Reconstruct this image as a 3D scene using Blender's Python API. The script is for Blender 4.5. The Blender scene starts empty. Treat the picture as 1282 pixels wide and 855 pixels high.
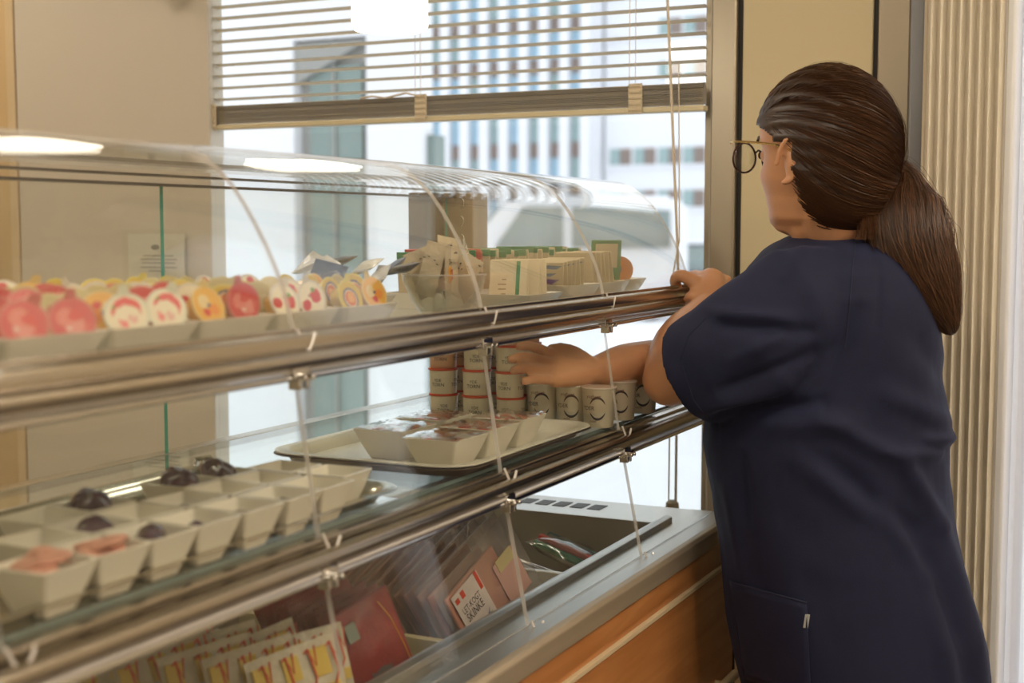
import bpy, bmesh, math, random
from mathutils import Vector, Matrix
random.seed(7)
S = bpy.context.scene
C = S.collection
PI = math.pi
H = 1.42                    # eye height of the camera over the room floor
R_ = math.radians

# ---------------------------------------------------------------- camera
cd = bpy.data.cameras.new('camera'); cam = bpy.data.objects.new('camera', cd); C.objects.link(cam)
cam.location = (0, 0, H)
pitch = math.atan(141 / 1700.0)
cam.rotation_euler = (PI / 2 - pitch, 0, R_(25.9) - PI / 2)
cd.sensor_width = 36; cd.lens = 36 * 1700 / 1282.0
cd.clip_start = 0.05; cd.clip_end = 500
cd.dof.use_dof = True; cd.dof.focus_distance = 2.05; cd.dof.aperture_fstop = 4.2
S.camera = cam

# ---------------------------------------------------------------- world and exposure
W = bpy.data.worlds.new('overcast_sky'); S.world = W; W.use_nodes = True
nt = W.node_tree; bg = nt.nodes['Background']
tc = nt.nodes.new('ShaderNodeTexCoord'); sp = nt.nodes.new('ShaderNodeSeparateXYZ'); rp = nt.nodes.new('ShaderNodeValToRGB')
nt.links.new(tc.outputs['Generated'], sp.inputs[0]); nt.links.new(sp.outputs['Z'], rp.inputs[0]); nt.links.new(rp.outputs[0], bg.inputs[0])
rp.color_ramp.elements[0].color = (0.98, 0.98, 1.0, 1); rp.color_ramp.elements[1].color = (0.96, 0.97, 1.0, 1)
bg.inputs[1].default_value = 1.6
S.view_settings.view_transform = 'Standard'; S.view_settings.look = 'None'
S.view_settings.gamma = 1; S.view_settings.exposure = 0.0
S.cycles.transparent_max_bounces = 40
S.cycles.max_bounces = 10
S.cycles.sample_clamp_indirect = 6

def area(name, loc, size, power, col, rot=(0, 0, 0), sizey=None, portal=False):
    l = bpy.data.lights.new(name, 'AREA'); l.energy = power; l.color = col; l.size = size
    if sizey: l.shape = 'RECTANGLE'; l.size_y = sizey
    if portal: l.cycles.is_portal = True
    o = bpy.data.objects.new(name, l); C.objects.link(o); o.location = loc; o.rotation_euler = rot
    return o
# portals that guide daylight through the two windows of the end wall
area('daylight_portal', (2.50, 1.37, 1.55), 1.3, 1, (1, 1, 1), (PI / 2, 0, PI / 2), 2.0, True)
area('daylight_portal', (2.52, 0.07, 1.30), 0.34, 1, (1, 1, 1), (PI / 2, 0, PI / 2), 2.2, True)

# ---------------------------------------------------------------- mesh helpers
class MB:
    def __init__(s): s.v = []; s.f = []; s.m = []; s.sm = []
    def add(s, vs, fs, mi=0, smooth=False):
        b = len(s.v); s.v += [tuple(v) for v in vs]
        for f in fs: s.f.append(tuple(b + i for i in f)); s.m.append(mi); s.sm.append(smooth)
        return s
    def box(s, a, b, mi=0, M=None):
        x0, y0, z0 = a; x1, y1, z1 = b
        vs = [Vector(p) for p in [(x0,y0,z0),(x1,y0,z0),(x1,y1,z0),(x0,y1,z0),(x0,y0,z1),(x1,y0,z1),(x1,y1,z1),(x0,y1,z1)]]
        if M: vs = [M @ v for v in vs]
        return s.add(vs, [(0,3,2,1),(4,5,6,7),(0,1,5,4),(1,2,6,5),(2,3,7,6),(3,0,4,7)], mi)
    def loft(s, rings, mi=0, closed=True, caps=True, smooth=True):
        n = len(rings[0]); vs = [p for r in rings for p in r]; fs = []
        for i in range(len(rings) - 1):
            for j in range(n if closed else n - 1):
                k = (j + 1) % n
                fs.append((i*n+j, i*n+k, (i+1)*n+k, (i+1)*n+j))
        s.add(vs, fs, mi, smooth)
        if caps and closed:
            s.add(rings[0], [tuple(reversed(range(n)))], mi); s.add(rings[-1], [tuple(range(n))], mi)
        return s
    def lathe(s, prof, n=24, mi=0, M=None, caps=True, smooth=True):   # prof [(r,z)] from bottom to top
        rs = []
        for r, z in prof:
            q = [Vector((r*math.cos(2*PI*i/n), r*math.sin(2*PI*i/n), z)) for i in range(n)]
            rs.append([M @ p for p in q] if M else q)
        return s.loft(rs, mi, True, caps, smooth)
    def tube(s, pts, r, n=8, mi=0, caps=True):
        pts = [Vector(p) for p in pts]; rs = []; up = None
        for i, p in enumerate(pts):
            t = (pts[min(i+1, len(pts)-1)] - pts[max(i-1, 0)]).normalized()
            if up is None: up = Vector((0,0,1)) if abs(t.z) < .9 else Vector((1,0,0))
            a = t.cross(up).normalized(); b = t.cross(a).normalized(); up = a.cross(t).normalized()
            ri = r[i] if isinstance(r, (list, tuple)) else r
            rs.append([p + ri*(a*math.cos(2*PI*k/n) + b*math.sin(2*PI*k/n)) for k in range(n)])
        return s.loft(rs, mi, True, caps)
    def prism(s, prof, x0, x1, mi=0, smooth=False):    # prof [(y,z)] extruded along X
        a = [(x0, y, z) for y, z in prof]; b = [(x1, y, z) for y, z in prof]; n = len(prof)
        s.add(a + b, [tuple(range(n)), tuple(reversed(range(n, 2*n)))], mi)
        return s.add(a + b, [(j, n+j, n+(j+1) % n, (j+1) % n) for j in range(n)], mi, smooth)
    def mesh(s, name, mats):
        me = bpy.data.meshes.new(name); me.from_pydata(s.v, [], s.f)
        for m in (mats if isinstance(mats, (list, tuple)) else [mats]): me.materials.append(m)
        me.polygons.foreach_set('material_index', s.m); me.polygons.foreach_set('use_smooth', s.sm)
        bm = bmesh.new(); bm.from_mesh(me); bmesh.ops.remove_doubles(bm, verts=bm.verts, dist=1e-6)
        bmesh.ops.recalc_face_normals(bm, faces=bm.faces); bm.to_mesh(me); bm.free(); me.update(); me.set_sharp_from_angle(angle=R_(42))
        return me
    def build(s, name, mats, parent=None, loc=(0,0,0), rot=(0,0,0), bevel=0, seg=2, **kw):
        o = bpy.data.objects.new(name, s.mesh(name, mats)); C.objects.link(o)
        o.parent = parent; o.location = loc; o.rotation_euler = rot
        if bevel:
            md = o.modifiers.new('bevel', 'BEVEL'); md.width = bevel; md.segments = seg; md.limit_method = 'ANGLE'; md.angle_limit = R_(35)
        for k, v in kw.items(): o[k] = v
        return o
def thing(name, label, cat, loc=(0,0,0), rot=(0,0,0), group=None):
    o = bpy.data.objects.new(name, None); C.objects.link(o); o.location = loc; o.rotation_euler = rot; o.empty_display_size = .05
    o['label'] = label; o['category'] = cat
    if group: o['group'] = group
    return o
def tag(o, label, cat, group=None):
    o['label'] = label; o['category'] = cat
    if group: o['group'] = group
    return o
def dup(root, loc, rot=(0,0,0), label=None, group=None, scale=None):
    r = root.copy(); C.objects.link(r); r.location = loc; r.rotation_euler = rot
    if scale: r.scale = scale
    if label: r['label'] = label
    if group: r['group'] = group
    for ch in list(root.children):
        c = ch.copy(); C.objects.link(c); c.parent = r
        for g in list(ch.children):
            d = g.copy(); C.objects.link(d); d.parent = c
    return r
def text_mesh(txt, size, depth=0.0):
    cu = bpy.data.curves.new('lettering', 'FONT'); cu.body = txt; cu.size = size; cu.align_x = 'CENTER'; cu.align_y = 'CENTER'; cu.extrude = depth; cu.resolution_u = 2
    o = bpy.data.objects.new('lettering', cu); C.objects.link(o)
    bpy.context.view_layer.update()
    me = bpy.data.meshes.new_from_object(o.evaluated_get(bpy.context.evaluated_depsgraph_get()))
    vs = [v.co.copy() for v in me.vertices]; fs = [tuple(p.vertices) for p in me.polygons]
    bpy.data.objects.remove(o); bpy.data.curves.remove(cu); bpy.data.meshes.remove(me)
    return vs, fs

# ---------------------------------------------------------------- materials
def mat(name, col, rough=.5, metal=0, spec=.5, noise=0, nscale=20, bump=0, bscale=60, stretch=None, emit=None, trans=0, alpha=1, sss=0, coat=0):
    m = bpy.data.materials.new(name); m.use_nodes = True; t = m.node_tree; b = t.nodes['Principled BSDF']
    b.inputs['Base Color'].default_value = (*col, 1); b.inputs['Roughness'].default_value = rough; b.inputs['Metallic'].default_value = metal
    b.inputs['Specular IOR Level'].default_value = spec; b.inputs['Alpha'].default_value = alpha; b.inputs['Coat Weight'].default_value = coat
    if sss: b.inputs['Subsurface Weight'].default_value = sss; b.inputs['Subsurface Radius'].default_value = (.012, .005, .003); b.inputs['Subsurface Scale'].default_value = 1
    if trans: b.inputs['Transmission Weight'].default_value = trans
    if emit: b.inputs['Emission Color'].default_value = (*emit[:3], 1); b.inputs['Emission Strength'].default_value = emit[3]
    tc = t.nodes.new('ShaderNodeTexCoord'); mp = t.nodes.new('ShaderNodeMapping'); t.links.new(tc.outputs['Object'], mp.inputs[0])
    if stretch: mp.inputs['Scale'].default_value = stretch
    if noise:
        n = t.nodes.new('ShaderNodeTexNoise'); n.inputs['Scale'].default_value = nscale; n.inputs['Detail'].default_value = 4
        t.links.new(mp.outputs[0], n.inputs[0])
        mr = t.nodes.new('ShaderNodeMapRange'); mr.inputs[3].default_value = 1 - noise; mr.inputs[4].default_value = 1 + noise; t.links.new(n.outputs[0], mr.inputs[0])
        mx = t.nodes.new('ShaderNodeMix'); mx.data_type = 'RGBA'; mx.blend_type = 'MULTIPLY'; mx.inputs[0].default_value = 1
        mx.inputs[6].default_value = (*col, 1); cc = t.nodes.new('ShaderNodeCombineColor')
        for i in range(3): t.links.new(mr.outputs[0], cc.inputs[i])
        t.links.new(cc.outputs[0], mx.inputs[7]); t.links.new(mx.outputs[2], b.inputs['Base Color'])
    if bump:
        n = t.nodes.new('ShaderNodeTexNoise'); n.inputs['Scale'].default_value = bscale; n.inputs['Detail'].default_value = 3
        t.links.new(mp.outputs[0], n.inputs[0])
        bp = t.nodes.new('ShaderNodeBump'); bp.inputs['Strength'].default_value = bump; bp.inputs['Distance'].default_value = .01
        t.links.new(n.outputs[0], bp.inputs['Height']); t.links.new(bp.outputs[0], b.inputs['Normal'])
    return m
def glassmat(name, tint=(1,1,1), refl=(1,1,1), rough=0.0, haze=0.0, gain=1.0):
    m = bpy.data.materials.new(name); m.use_nodes = True; t = m.node_tree; t.nodes.clear()
    out = t.nodes.new('ShaderNodeOutputMaterial'); tr = t.nodes.new('ShaderNodeBsdfTransparent'); gl = t.nodes.new('ShaderNodeBsdfGlossy')
    tr.inputs[0].default_value = (*tint, 1); gl.inputs[0].default_value = (*refl, 1); gl.inputs['Roughness'].default_value = rough
    fr = t.nodes.new('ShaderNodeFresnel'); ge = t.nodes.new('ShaderNodeNewGeometry'); ms = t.nodes.new('ShaderNodeMapRange')
    ms.inputs[3].default_value = 1.5; ms.inputs[4].default_value = 1/1.5
    t.links.new(ge.outputs['Backfacing'], ms.inputs[0]); t.links.new(ms.outputs[0], fr.inputs[0])
    mu = t.nodes.new('ShaderNodeMath'); mu.operation = 'MULTIPLY'; mu.inputs[1].default_value = gain; mu.use_clamp = True; t.links.new(fr.outputs[0], mu.inputs[0])
    mx = t.nodes.new('ShaderNodeMixShader'); t.links.new(mu.outputs[0], mx.inputs[0]); t.links.new(gl.outputs[0], mx.inputs[2])
    if haze:
        df = t.nodes.new('ShaderNodeBsdfDiffuse'); df.inputs[0].default_value = (.8, .8, .78, 1); m2 = t.nodes.new('ShaderNodeMixShader')
        nz = t.nodes.new('ShaderNodeTexNoise'); nz.inputs['Scale'].default_value = 6; nz.inputs['Detail'].default_value = 6
        t2 = t.nodes.new('ShaderNodeTexCoord'); t.links.new(t2.outputs['Object'], nz.inputs[0])
        mh = t.nodes.new('ShaderNodeMapRange'); mh.inputs[1].default_value = .3; mh.inputs[2].default_value = .7; mh.inputs[3].default_value = haze*.4; mh.inputs[4].default_value = haze*1.6
        t.links.new(nz.outputs[0], mh.inputs[0]); t.links.new(mh.outputs[0], m2.inputs[0])
        t.links.new(tr.outputs[0], m2.inputs[1]); t.links.new(df.outputs[0], m2.inputs[2]); t.links.new(m2.outputs[0], mx.inputs[1])
    else: t.links.new(tr.outputs[0], mx.inputs[1])
    t.links.new(mx.outputs[0], out.inputs[0])
    return m
M = {}
M['steel'] = mat('brushed_steel', (.52,.47,.40), .24, 1, noise=.10, nscale=8, bump=.06, bscale=40, stretch=(.4, 14, 14))
M['counter_steel'] = mat('satin_steel', (.55,.53,.49), .36, 1, noise=.08, nscale=6, bump=.03, bscale=60, stretch=(.6, 9, 9))
M['lip'] = mat('warm_lit_steel_lip', (.50,.42,.31), .5, .6, noise=.12, nscale=8, stretch=(.5,8,8))  # steel with the warm brown light on its face put into the colour
M['well'] = mat('well_steel', (.50,.44,.36), .42, .55, noise=.08, nscale=8)
M['chrome'] = mat('chrome', (.72,.71,.69), .12, 1, noise=.03)
M['dark_metal'] = mat('dark_track_metal', (.16,.14,.12), .35, .8, noise=.1)  # plain dark metal for the top track
M['glass'] = glassmat('clear_glass', (.985,.995,.985), haze=.004, gain=.55)
M['canopy'] = glassmat('curved_glass', (.985,.99,.98), haze=.012, gain=.95)
M['shelf_glass'] = glassmat('shelf_glass', (.95,.985,.97), haze=.03, gain=1.3)
M['window_glass'] = glassmat('window_glass', (.96,.98,.98))
M['edge_clear'] = mat('polished_glass_edge', (.80,.77,.74), .12, 0, 1, noise=.2, nscale=30, alpha=.55)
M['edge_teal'] = mat('grey_teal_glass_edge', (.16,.21,.20), .15, 0, 1, noise=.2, nscale=30)
M['sheer'] = mat('sheer_white', (.95,.95,.98), .8, noise=.02)
M['edge_green'] = mat('green_glass_edge', (.03,.36,.28), .15, 0, 1, noise=.1)
M['wall_cream'] = mat('cream_wall', (.62,.55,.42), .55, noise=.03, nscale=3, bump=.02, bscale=80)
M['wall_yellow'] = mat('warm_wall', (.62,.47,.26), .6, noise=.04, nscale=3)
M['wall_white'] = mat('white_wall', (.72,.70,.66), .6, noise=.03, nscale=3)
M['ceiling'] = mat('ceiling_tiles', (.62,.56,.47), .8, noise=.03)
M['floor'] = mat('terrazzo_floor', (.20,.17,.14), .35, noise=.2, nscale=40)
M['cabinet'] = mat('cream_laminate', (.62,.58,.50), .45, noise=.03, nscale=2)
M['panel'] = mat('olive_cream_panel', (.62,.53,.33), .5, noise=.04, nscale=2)
M['frame'] = mat('bronze_aluminium', (.40,.35,.27), .38, .75, noise=.06, nscale=4, stretch=(3,3,.3))
M['black'] = mat('black_seal', (.015,.014,.012), .5, noise=.1)
M['blue_grey'] = mat('blue_grey_trim', (.26,.27,.29), .4, .4, noise=.05)
M['curtain'] = mat('cream_fabric', (.74,.68,.56), .8, noise=.05, nscale=30, bump=.1, bscale=300)
M['white_frame'] = mat('white_frame', (.82,.83,.86), .4, noise=.02)
M['slat'] = mat('blind_slat', (.72,.62,.42), .45, noise=.05)
M['tape'] = mat('cream_tape', (.62,.53,.38), .8, noise=.1, nscale=200)
M['cord'] = mat('cream_cord', (.66,.58,.45), .7, noise=.15, nscale=400)
M['porcelain'] = mat('cream_porcelain', (.76,.71,.60), .22, 0, .5, noise=.03, nscale=30)
def woodmat():
    m = mat('orange_wood', (.5,.2,.06), .32, 0, .5); t = m.node_tree; b = t.nodes['Principled BSDF']
    tc = t.nodes.new('ShaderNodeTexCoord'); mp = t.nodes.new('ShaderNodeMapping'); mp.inputs['Scale'].default_value = (1.2, 14, 14)
    n = t.nodes.new('ShaderNodeTexNoise'); n.inputs['Scale'].default_value = 3; n.inputs['Detail'].default_value = 8; n.inputs['Distortion'].default_value = .6
    r = t.nodes.new('ShaderNodeValToRGB'); r.color_ramp.elements[0].position = .3; r.color_ramp.elements[0].color = (.42,.165,.050,1); r.color_ramp.elements[1].position = .75; r.color_ramp.elements[1].color = (.60,.27,.095,1)
    t.links.new(tc.outputs['Object'], mp.inputs[0]); t.links.new(mp.outputs[0], n.inputs[0]); t.links.new(n.outputs[0], r.inputs[0]); t.links.new(r.outputs[0], b.inputs['Base Color'])
    return m
M['wood'] = woodmat()
M['trim'] = mat('cream_trim', (.66,.53,.34), .4, noise=.05)
M['tray'] = mat('tray_steel', (.62,.58,.50), .16, 1, noise=.05, nscale=20)
M['tray_cream'] = mat('cream_tray', (.72,.68,.58), .25, noise=.03)
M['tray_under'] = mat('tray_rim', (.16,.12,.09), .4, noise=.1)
M['lamp'] = mat('lamp_shade_glow', (.9,.88,.8), .4, emit=(1,.90,.74,7.0))
M['disc'] = mat('unseen_lamp_glow', (.9,.88,.8), .4, emit=(1,.85,.66,15.5))
M['snow'] = mat('snow', (.86,.88,.92), .8, noise=.04, nscale=.6, bump=.3, bscale=1.5)
M['bwhite'] = mat('white_render', (.80,.82,.86), .8, noise=.03, nscale=.4)
M['bgrey'] = mat('grey_cladding', (.30,.31,.30), .6, noise=.15, nscale=1.5)
M['bteal'] = mat('teal_glazing', (.20,.27,.26), .25, .1, noise=.2, nscale=2)
M['bblue'] = mat('blue_glazing', (.34,.52,.64), .3, .1, noise=.25, nscale=.5)
M['bbrown'] = mat('brown_shutter', (.24,.19,.17), .5, noise=.15, nscale=1)
M['bgreen'] = mat('grey_green_glazing', (.30,.42,.43), .2, .1, noise=.2, nscale=.8)
M['carwhite'] = mat('white_car_paint', (.78,.80,.84), .2, noise=.02, coat=.5)
M['carglass'] = mat('car_window', (.25,.31,.31), .15, noise=.15, nscale=2)
M['cardark'] = mat('dark_car_paint', (.14,.15,.17), .25, noise=.05, coat=.5)
M['tyre'] = mat('tyre_rubber', (.03,.03,.03), .8, noise=.1)

def translucent(m, f=.6):
    t = m.node_tree; b = t.nodes['Principled BSDF']; o = t.nodes['Material Output']; tl = t.nodes.new('ShaderNodeBsdfTranslucent'); tl.inputs[0].default_value = b.inputs['Base Color'].default_value
    mx = t.nodes.new('ShaderNodeMixShader'); mx.inputs[0].default_value = f; t.links.new(b.outputs[0], mx.inputs[1]); t.links.new(tl.outputs[0], mx.inputs[2]); t.links.new(mx.outputs[0], o.inputs[0])
translucent(M['sheer'], .8); translucent(M['slat'], .18)

# ================================================================= SETTING
def struct(name, mb, m, parent=None, bevel=0, **kw):
    o = mb.build(name, m, parent, bevel=bevel, **kw)
    if parent is None: o['kind'] = 'structure'
    return o
XW = 2.45
struct('floor', MB().box((-2.5,-1.8,-.12), (2.65,3.6,0)), M['floor'])
struct('ceiling', MB().box((-2.5,-1.8,2.75), (2.65,3.6,2.87)), M['ceiling'])
struct('wall_back', MB().box((-2.6,-1.8,0), (-2.5,3.6,2.75)), M['wall_cream'])
struct('wall_right', MB().box((-2.5,-1.9,0), (2.65,-1.8,2.75)), M['wall_white'])
struct('wall_left', MB().box((-2.5,3.6,0), (2.65,3.7,2.75)), M['wall_yellow'])
# end wall: low strip and lintel round both windows, then the solid stretch with its panel
w = MB(); w.box((XW,.775,0),(XW+.18,2.12,.60)).box((XW,.775,2.45),(XW+.18,2.12,2.75))
w.box((XW+.03,.262,0),(XW+.2,.775,2.75)).box((XW,-1.8,0),(XW+.18,.262,.22)).box((XW,-1.8,2.45),(XW+.18,.262,2.75)).box((XW,-1.8,.22),(XW+.18,-.12,2.45))
struct('wall_end', w, M['wall_cream'])
struct('wall_end_far', MB().box((2.55,2.12,0),(2.65,3.6,2.75)), M['wall_yellow'])
struct('trim_1', MB().box((XW-.02,.727,0),(XW+.05,.775,2.75)), M['frame'], bevel=.004)
struct('trim_2', MB().box((XW-.005,.717,0),(XW+.04,.727,2.75)), M['black'])
struct('trim_3', MB().box((XW-.012,.484,0),(XW+.04,.717,2.75)), M['panel'], bevel=.002)
struct('trim_4', MB().box((XW-.005,.474,0),(XW+.04,.484,2.75)), M['black'])
struct('trim_5', MB().box((XW-.02,.418,0),(XW+.04,.474,2.75)), M['frame'], bevel=.004)
struct('trim_6', MB().box((XW-.03,.392,0),(XW+.04,.418,2.75)), M['blue_grey'], bevel=.004)
# white reveal of the second window
struct('trim_7', MB().box((XW-.05,.243,0),(XW+.2,.262,2.75)), M['white_frame'], bevel=.006)
# window 1: frame and pane
wf = struct('window_1', MB().box((XW+.03,.775,.60),(XW+.10,.80,2.45)).box((XW+.03,2.09,.60),(XW+.10,2.12,2.45)).box((XW+.03,.80,.60),(XW+.10,2.09,.64)).box((XW+.03,.80,2.41),(XW+.10,2.09,2.45)), M['frame'])
struct('pane', MB().box((XW+.06,.80,.64),(XW+.068,2.09,2.41)), M['window_glass'], wf)
wf = struct('window_2', MB().box((XW+.06,-.12,.22),(XW+.12,-.08,2.45)).box((XW+.06,.21,.22),(XW+.12,.243,2.45)).box((XW+.06,-.08,.22),(XW+.12,.21,.27)).box((XW+.06,-.08,2.4),(XW+.12,.21,2.45)), M['white_frame'])
struct('pane', MB().box((XW+.08,-.08,.27),(XW+.088,.21,2.4)), M['window_glass'], wf)
# pleated curtain: vertical ribs, each with depth
cu = thing('pleated_curtain', 'cream pleated curtain hanging in vertical folds behind the person in navy', 'curtain', (XW-.04,.335,.05))
nz = 17; y0, y1 = -.078, .056; prof = []
for i in range(nz*6+1):
    y = y0 + (y1-y0)*i/(nz*6); prof.append((.0065*math.sin(2*PI*i/6*.5), y))
rows = [[(x-.012, y, z) for x, y in prof] for z in (0, 1.3, 2.62)]
back = [[(x+.004, y, z) for x, y in prof] for z in (2.62, 1.3, 0)]
mb = MB().loft(rows, closed=False, smooth=True).loft(back, closed=False, smooth=True); mb.build('fabric', M['curtain'], cu)
MB().box((-.03,-.062,2.62),(.02,.058,2.66)).build('head_rail', M['white_frame'], cu)

# tall cabinet left of the window
tb = thing('tall_cabinet', 'tall cream laminate cabinet standing left of the window', 'cabinet', (2.40,2.2,0))
MB().box((.012,-.305,0),(.045,.30,2.7)).build('body', M['cabinet'], tb)
MB().box((-.006,-.307,.02),(.010,.256,2.68)).build('door', M['cabinet'], tb, bevel=.002)
MB().box((-.008,.260,.02),(.012,.285,2.68)).build('side_strip', M['trim'], tb, bevel=.002)
# notice in a clear sleeve
nt_ = thing('notice', 'printed paper notice in a clear sleeve fixed to the cream cabinet', 'notice', (2.388, 2.045, H-.057))
MB().box((-.001,-.082,-.056),(.001,.078,.046)).build('paper', mat('paper', (.74,.72,.66), .7, noise=.02), nt_)
ink = mat('grey_print', (.25,.24,.23), .7, noise=.1)
mb = MB()
mb.lathe([(.012,0),(.012,.0006)], 16, M=Matrix.Translation((-.0012,0,.016)) @ Matrix.Rotation(-PI/2,4,'Y') @ Matrix.Scale(.5,4,(1,0,0)))
for k,(wd,z) in enumerate([(.05,-.004),(.06,-.012),(.055,-.02),(.06,-.030),(.03,-.038)]): mb.box((-.0016,-wd,z),(-.0010,wd*.7,z+.0022))
mb.build('printed_lines', ink, nt_)
MB().box((-.004,-.092,-.062),(-.003,.092,.056)).build('clear_sleeve', M['glass'], nt_)
# bracket above, only its lower tip in view
br = thing('wall_bracket', 'small brown wooden bracket tip at the top of the cabinet', 'bracket', (2.36,1.99,H+.51))
MB().prism([(-.05,.10),(.03,.10),(.03,.03),(0,.0),(-.05,.04)], -.03,.02).build('bracket_arm', mat('brown_wood', (.26,.12,.05), .5, noise=.2), br, bevel=.003)

# venetian blind
vb = thing('venetian_blind', 'beige horizontal slat blind half raised over the window', 'blind', (XW-.03, 1.352, H+.215))
nslat = 34; sl = None
smb = MB(); n = 6; prof = []
tilt = R_(-5)
for k in range(n+1):
    u = -.0125 + .025*k/n; h = .0022*(1-(u/.0125)**2)
    prof.append((u*math.cos(tilt) - h*math.sin(tilt), u*math.sin(tilt) + h*math.cos(tilt)))
top = [[(a, y, b+.0004) for a, b in prof] for y in (-.570, .570)]; bot = [[(a, y, b-.0004) for a, b in prof] for y in (.570, -.570)]
smb.loft(top, closed=False).loft(bot, closed=False)
for i in range(nslat):
    if sl is None: sl = smb.build('slat', M['slat'], vb, loc=(0,0,.062)); o = sl
    else: o = sl.copy(); C.objects.link(o); o.parent = vb
    o.location = (0, 0, .066 + .0248*i); o.rotation_euler = (R_(random.uniform(-.08,.08)), 0, 0)
for i in range(12):
    o = sl.copy(); C.objects.link(o); o.parent = vb; o.location = (random.uniform(-.001,.001), 0, .0135 + .0033*i); o.rotation_euler = (0, tilt+R_(random.uniform(-2,2)), 0)
MB().box((-.0135,-.572,0),(.0135,.572,.011)).build('bottom_rail', mat('cream_rail', (.66,.58,.38), .4, noise=.04), vb, bevel=.002)
MB().box((-.02,-.572,.93),(.02,.572,.98)).build('head_rail', M['slat'], vb, bevel=.002)
for ty in (.545, .02, -.44):
    b = MB(); b.box((-.0165,ty-.014,-.001),(-.0145,ty+.014,.055))
    for q in range(5): b.box((-.0185,ty-.012+.001*(q%2),.004+.011*q),(-.0150,ty+.013-.001*(q%2),.010+.011*q))
    b.build('ladder_tape', M['tape'], vb, bevel=.001)
    MB().tube([(-.016,ty,.05),(-.0165,ty,.93)], .0007, 5).tube([(-.016,ty+.012,.05),(-.0165,ty+.012,.93)], .0007, 5).build('ladder_cord', M['cord'], vb)
# cord loops at the middle tape
MB().tube([(-.018,.02,.05),(-.022,.05,.058),(-.02,.10,.05),(-.021,.13,.055),(-.019,.16,.052)], .0022, 6).build('tie_cord', M['cord'], vb)
bc = thing('blind_cord', 'cream pull cord hanging from the blind to a small weight behind the counter', 'cord', (2.39,.82,0))
MB().tube([(0.01,.028,H+.60),(.0,.026,H+.43),(-.002,.012,H+.18),(0,.002,H-.02),(.002,0,H-.09),(0,0,H-.52)], .0026, 7).build('pull_cord', M['cord'], bc)
MB().tube([(.006,.0,H-.02),(.01,.016,H-.10),(.012,.018,H-.52)], .0016, 6).tube([(.004,.004,H+.30),(.006,.0,H-.02)], .0012, 6).build('second_cord', M['cord'], bc)
MB().lathe([(.008,-.575),(.0145,-.57),(.0155,-.548),(.012,-.512),(.006,-.507)], 14, M=Matrix.Translation((.004,.008,H))).build('weight', mat('cord_weight', (.30,.26,.17), .45, noise=.1), bc)

# pendant lamps in a row over the counter
def pendant(x, y, zb, lab):
    p = thing('pendant_lamp', lab, 'lamp', (x, y, zb), group='white pendant lamps over the counter')
    r = .058
    MB().lathe([(r*.55,.004),(r*.92,0),(r,.006),(r,.15),(r*.9,.155),(.02,.158)], 32).build('lamp_shade', M['lamp'], p)
    MB().lathe([(.018,.156),(.018,.19),(.004,.2)], 16).build('lamp_holder', M['chrome'], p)
    MB().tube([(0,0,.19),(0,0,2.75-zb)], .003, 6).build('cable', M['black'], p)
    return p
pendant(1.80, 1.08, H+.300, 'white cylindrical pendant lamp hanging before the window blind')
for k, (x,y) in enumerate(((1.22,1.08),(.64,1.08))): pendant(x, y, H+.300, ['white pendant lamp over the counter, next nearer than the one before the blind','white pendant lamp nearest the near end of the counter'][k])
# unseen round ceiling lamps added for room light, some to brighten the wood front
CLP = [(-.6,-.5),(1.0,-.5),(.2,-1.3),(1.5,-1.3),(-.6,2.2),(1.3,2.3),(-1.8,.8),(2.0,-.9),(.3,.5),(2.0,3.0)]
cl0 = None
for (x, y) in CLP:
    if cl0 is None:
        cl0 = thing('unseen_ceiling_lamp', f'unseen round warm ceiling lamp, second from the back wall', 'lamp', (x,y,2.742), group='unseen round ceiling lamps')
        MB().lathe([(.25,.0),(.25,.012)], 24).build('diffuser', M['disc'], cl0)
        MB().lathe([(.275,.0),(.275,.01)], 24, M=Matrix.Translation((0,0,.0045))).build('ring', M['white_frame'], cl0)
    else: dup(cl0, (x,y,2.742), label=f'unseen round warm ceiling lamp, {["first","second","third","fourth","fifth","sixth","seventh","eighth","ninth","tenth"][sorted(CLP).index((x,y))]} from the back wall')

# ================================================================= OUTSIDE
gz = -.55
tag(MB().box((2.7,-60,gz-.3),(160,120,gz)).build('snow_ground', M['snow']), 'white snow covered ground outside the window', 'snow')['kind'] = 'structure'
nb = thing('neighbouring_building', 'white rendered building with a grey glazed recess just outside the window', 'building', (8,6,gz))
z = -gz
b = MB(); b.box((0,-.40,0),(.6,-1.45,7)).box((0,-.40,1.31+H+z),(.6,.99,7)).box((0,-1.01,0),(.5,-.40,7)); b.box((0,-.41,0),(2.5,5,7)); 
# rebuilt as separate walls
b = MB()
b.box((0,-.41,0),(1.5,5,7)); b.box((.0,-1.45,0),(.14,-1.01,7)); b.box((0,-1.01,1.31+H+z),(.14,-.41,7)); b.box((.13,-1.01,0),(.14,-.41,1.31+H+z))
b.build('wall', M['bwhite'], nb)
MB().box((.10,-1.0,0),(.128,-.42,1.31+H+z)).build('cladding', M['bgrey'], nb)
for k,(a,c) in enumerate(((.2,1.15),(1.25,2.35),(2.45,3.1))):
    MB().box((.07,-.93,a),(.098,-.50,c)).build('pane', M['bteal'], nb)
MB().box((.05,-.72,0),(.095,-.70,1.31+H+z)).box((.05,-1.0,1.18),(.095,-.42,1.24)).box((.05,-1.0,2.36),(.095,-.42,2.42)).build('mullion', M['bgrey'], nb)
MB().prism([(-1.01,1.31+H+z-.02),(-.41,1.31+H+z-.02),(-.41,1.31+H+z-.3)], .02,.1).build('soffit', M['bgrey'], nb)
sb = MB(); sb.box((.06,-1.51,0),(.20,-1.452,2.6)); o = sb.build('side_wing', M['bteal'], nb)

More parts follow.
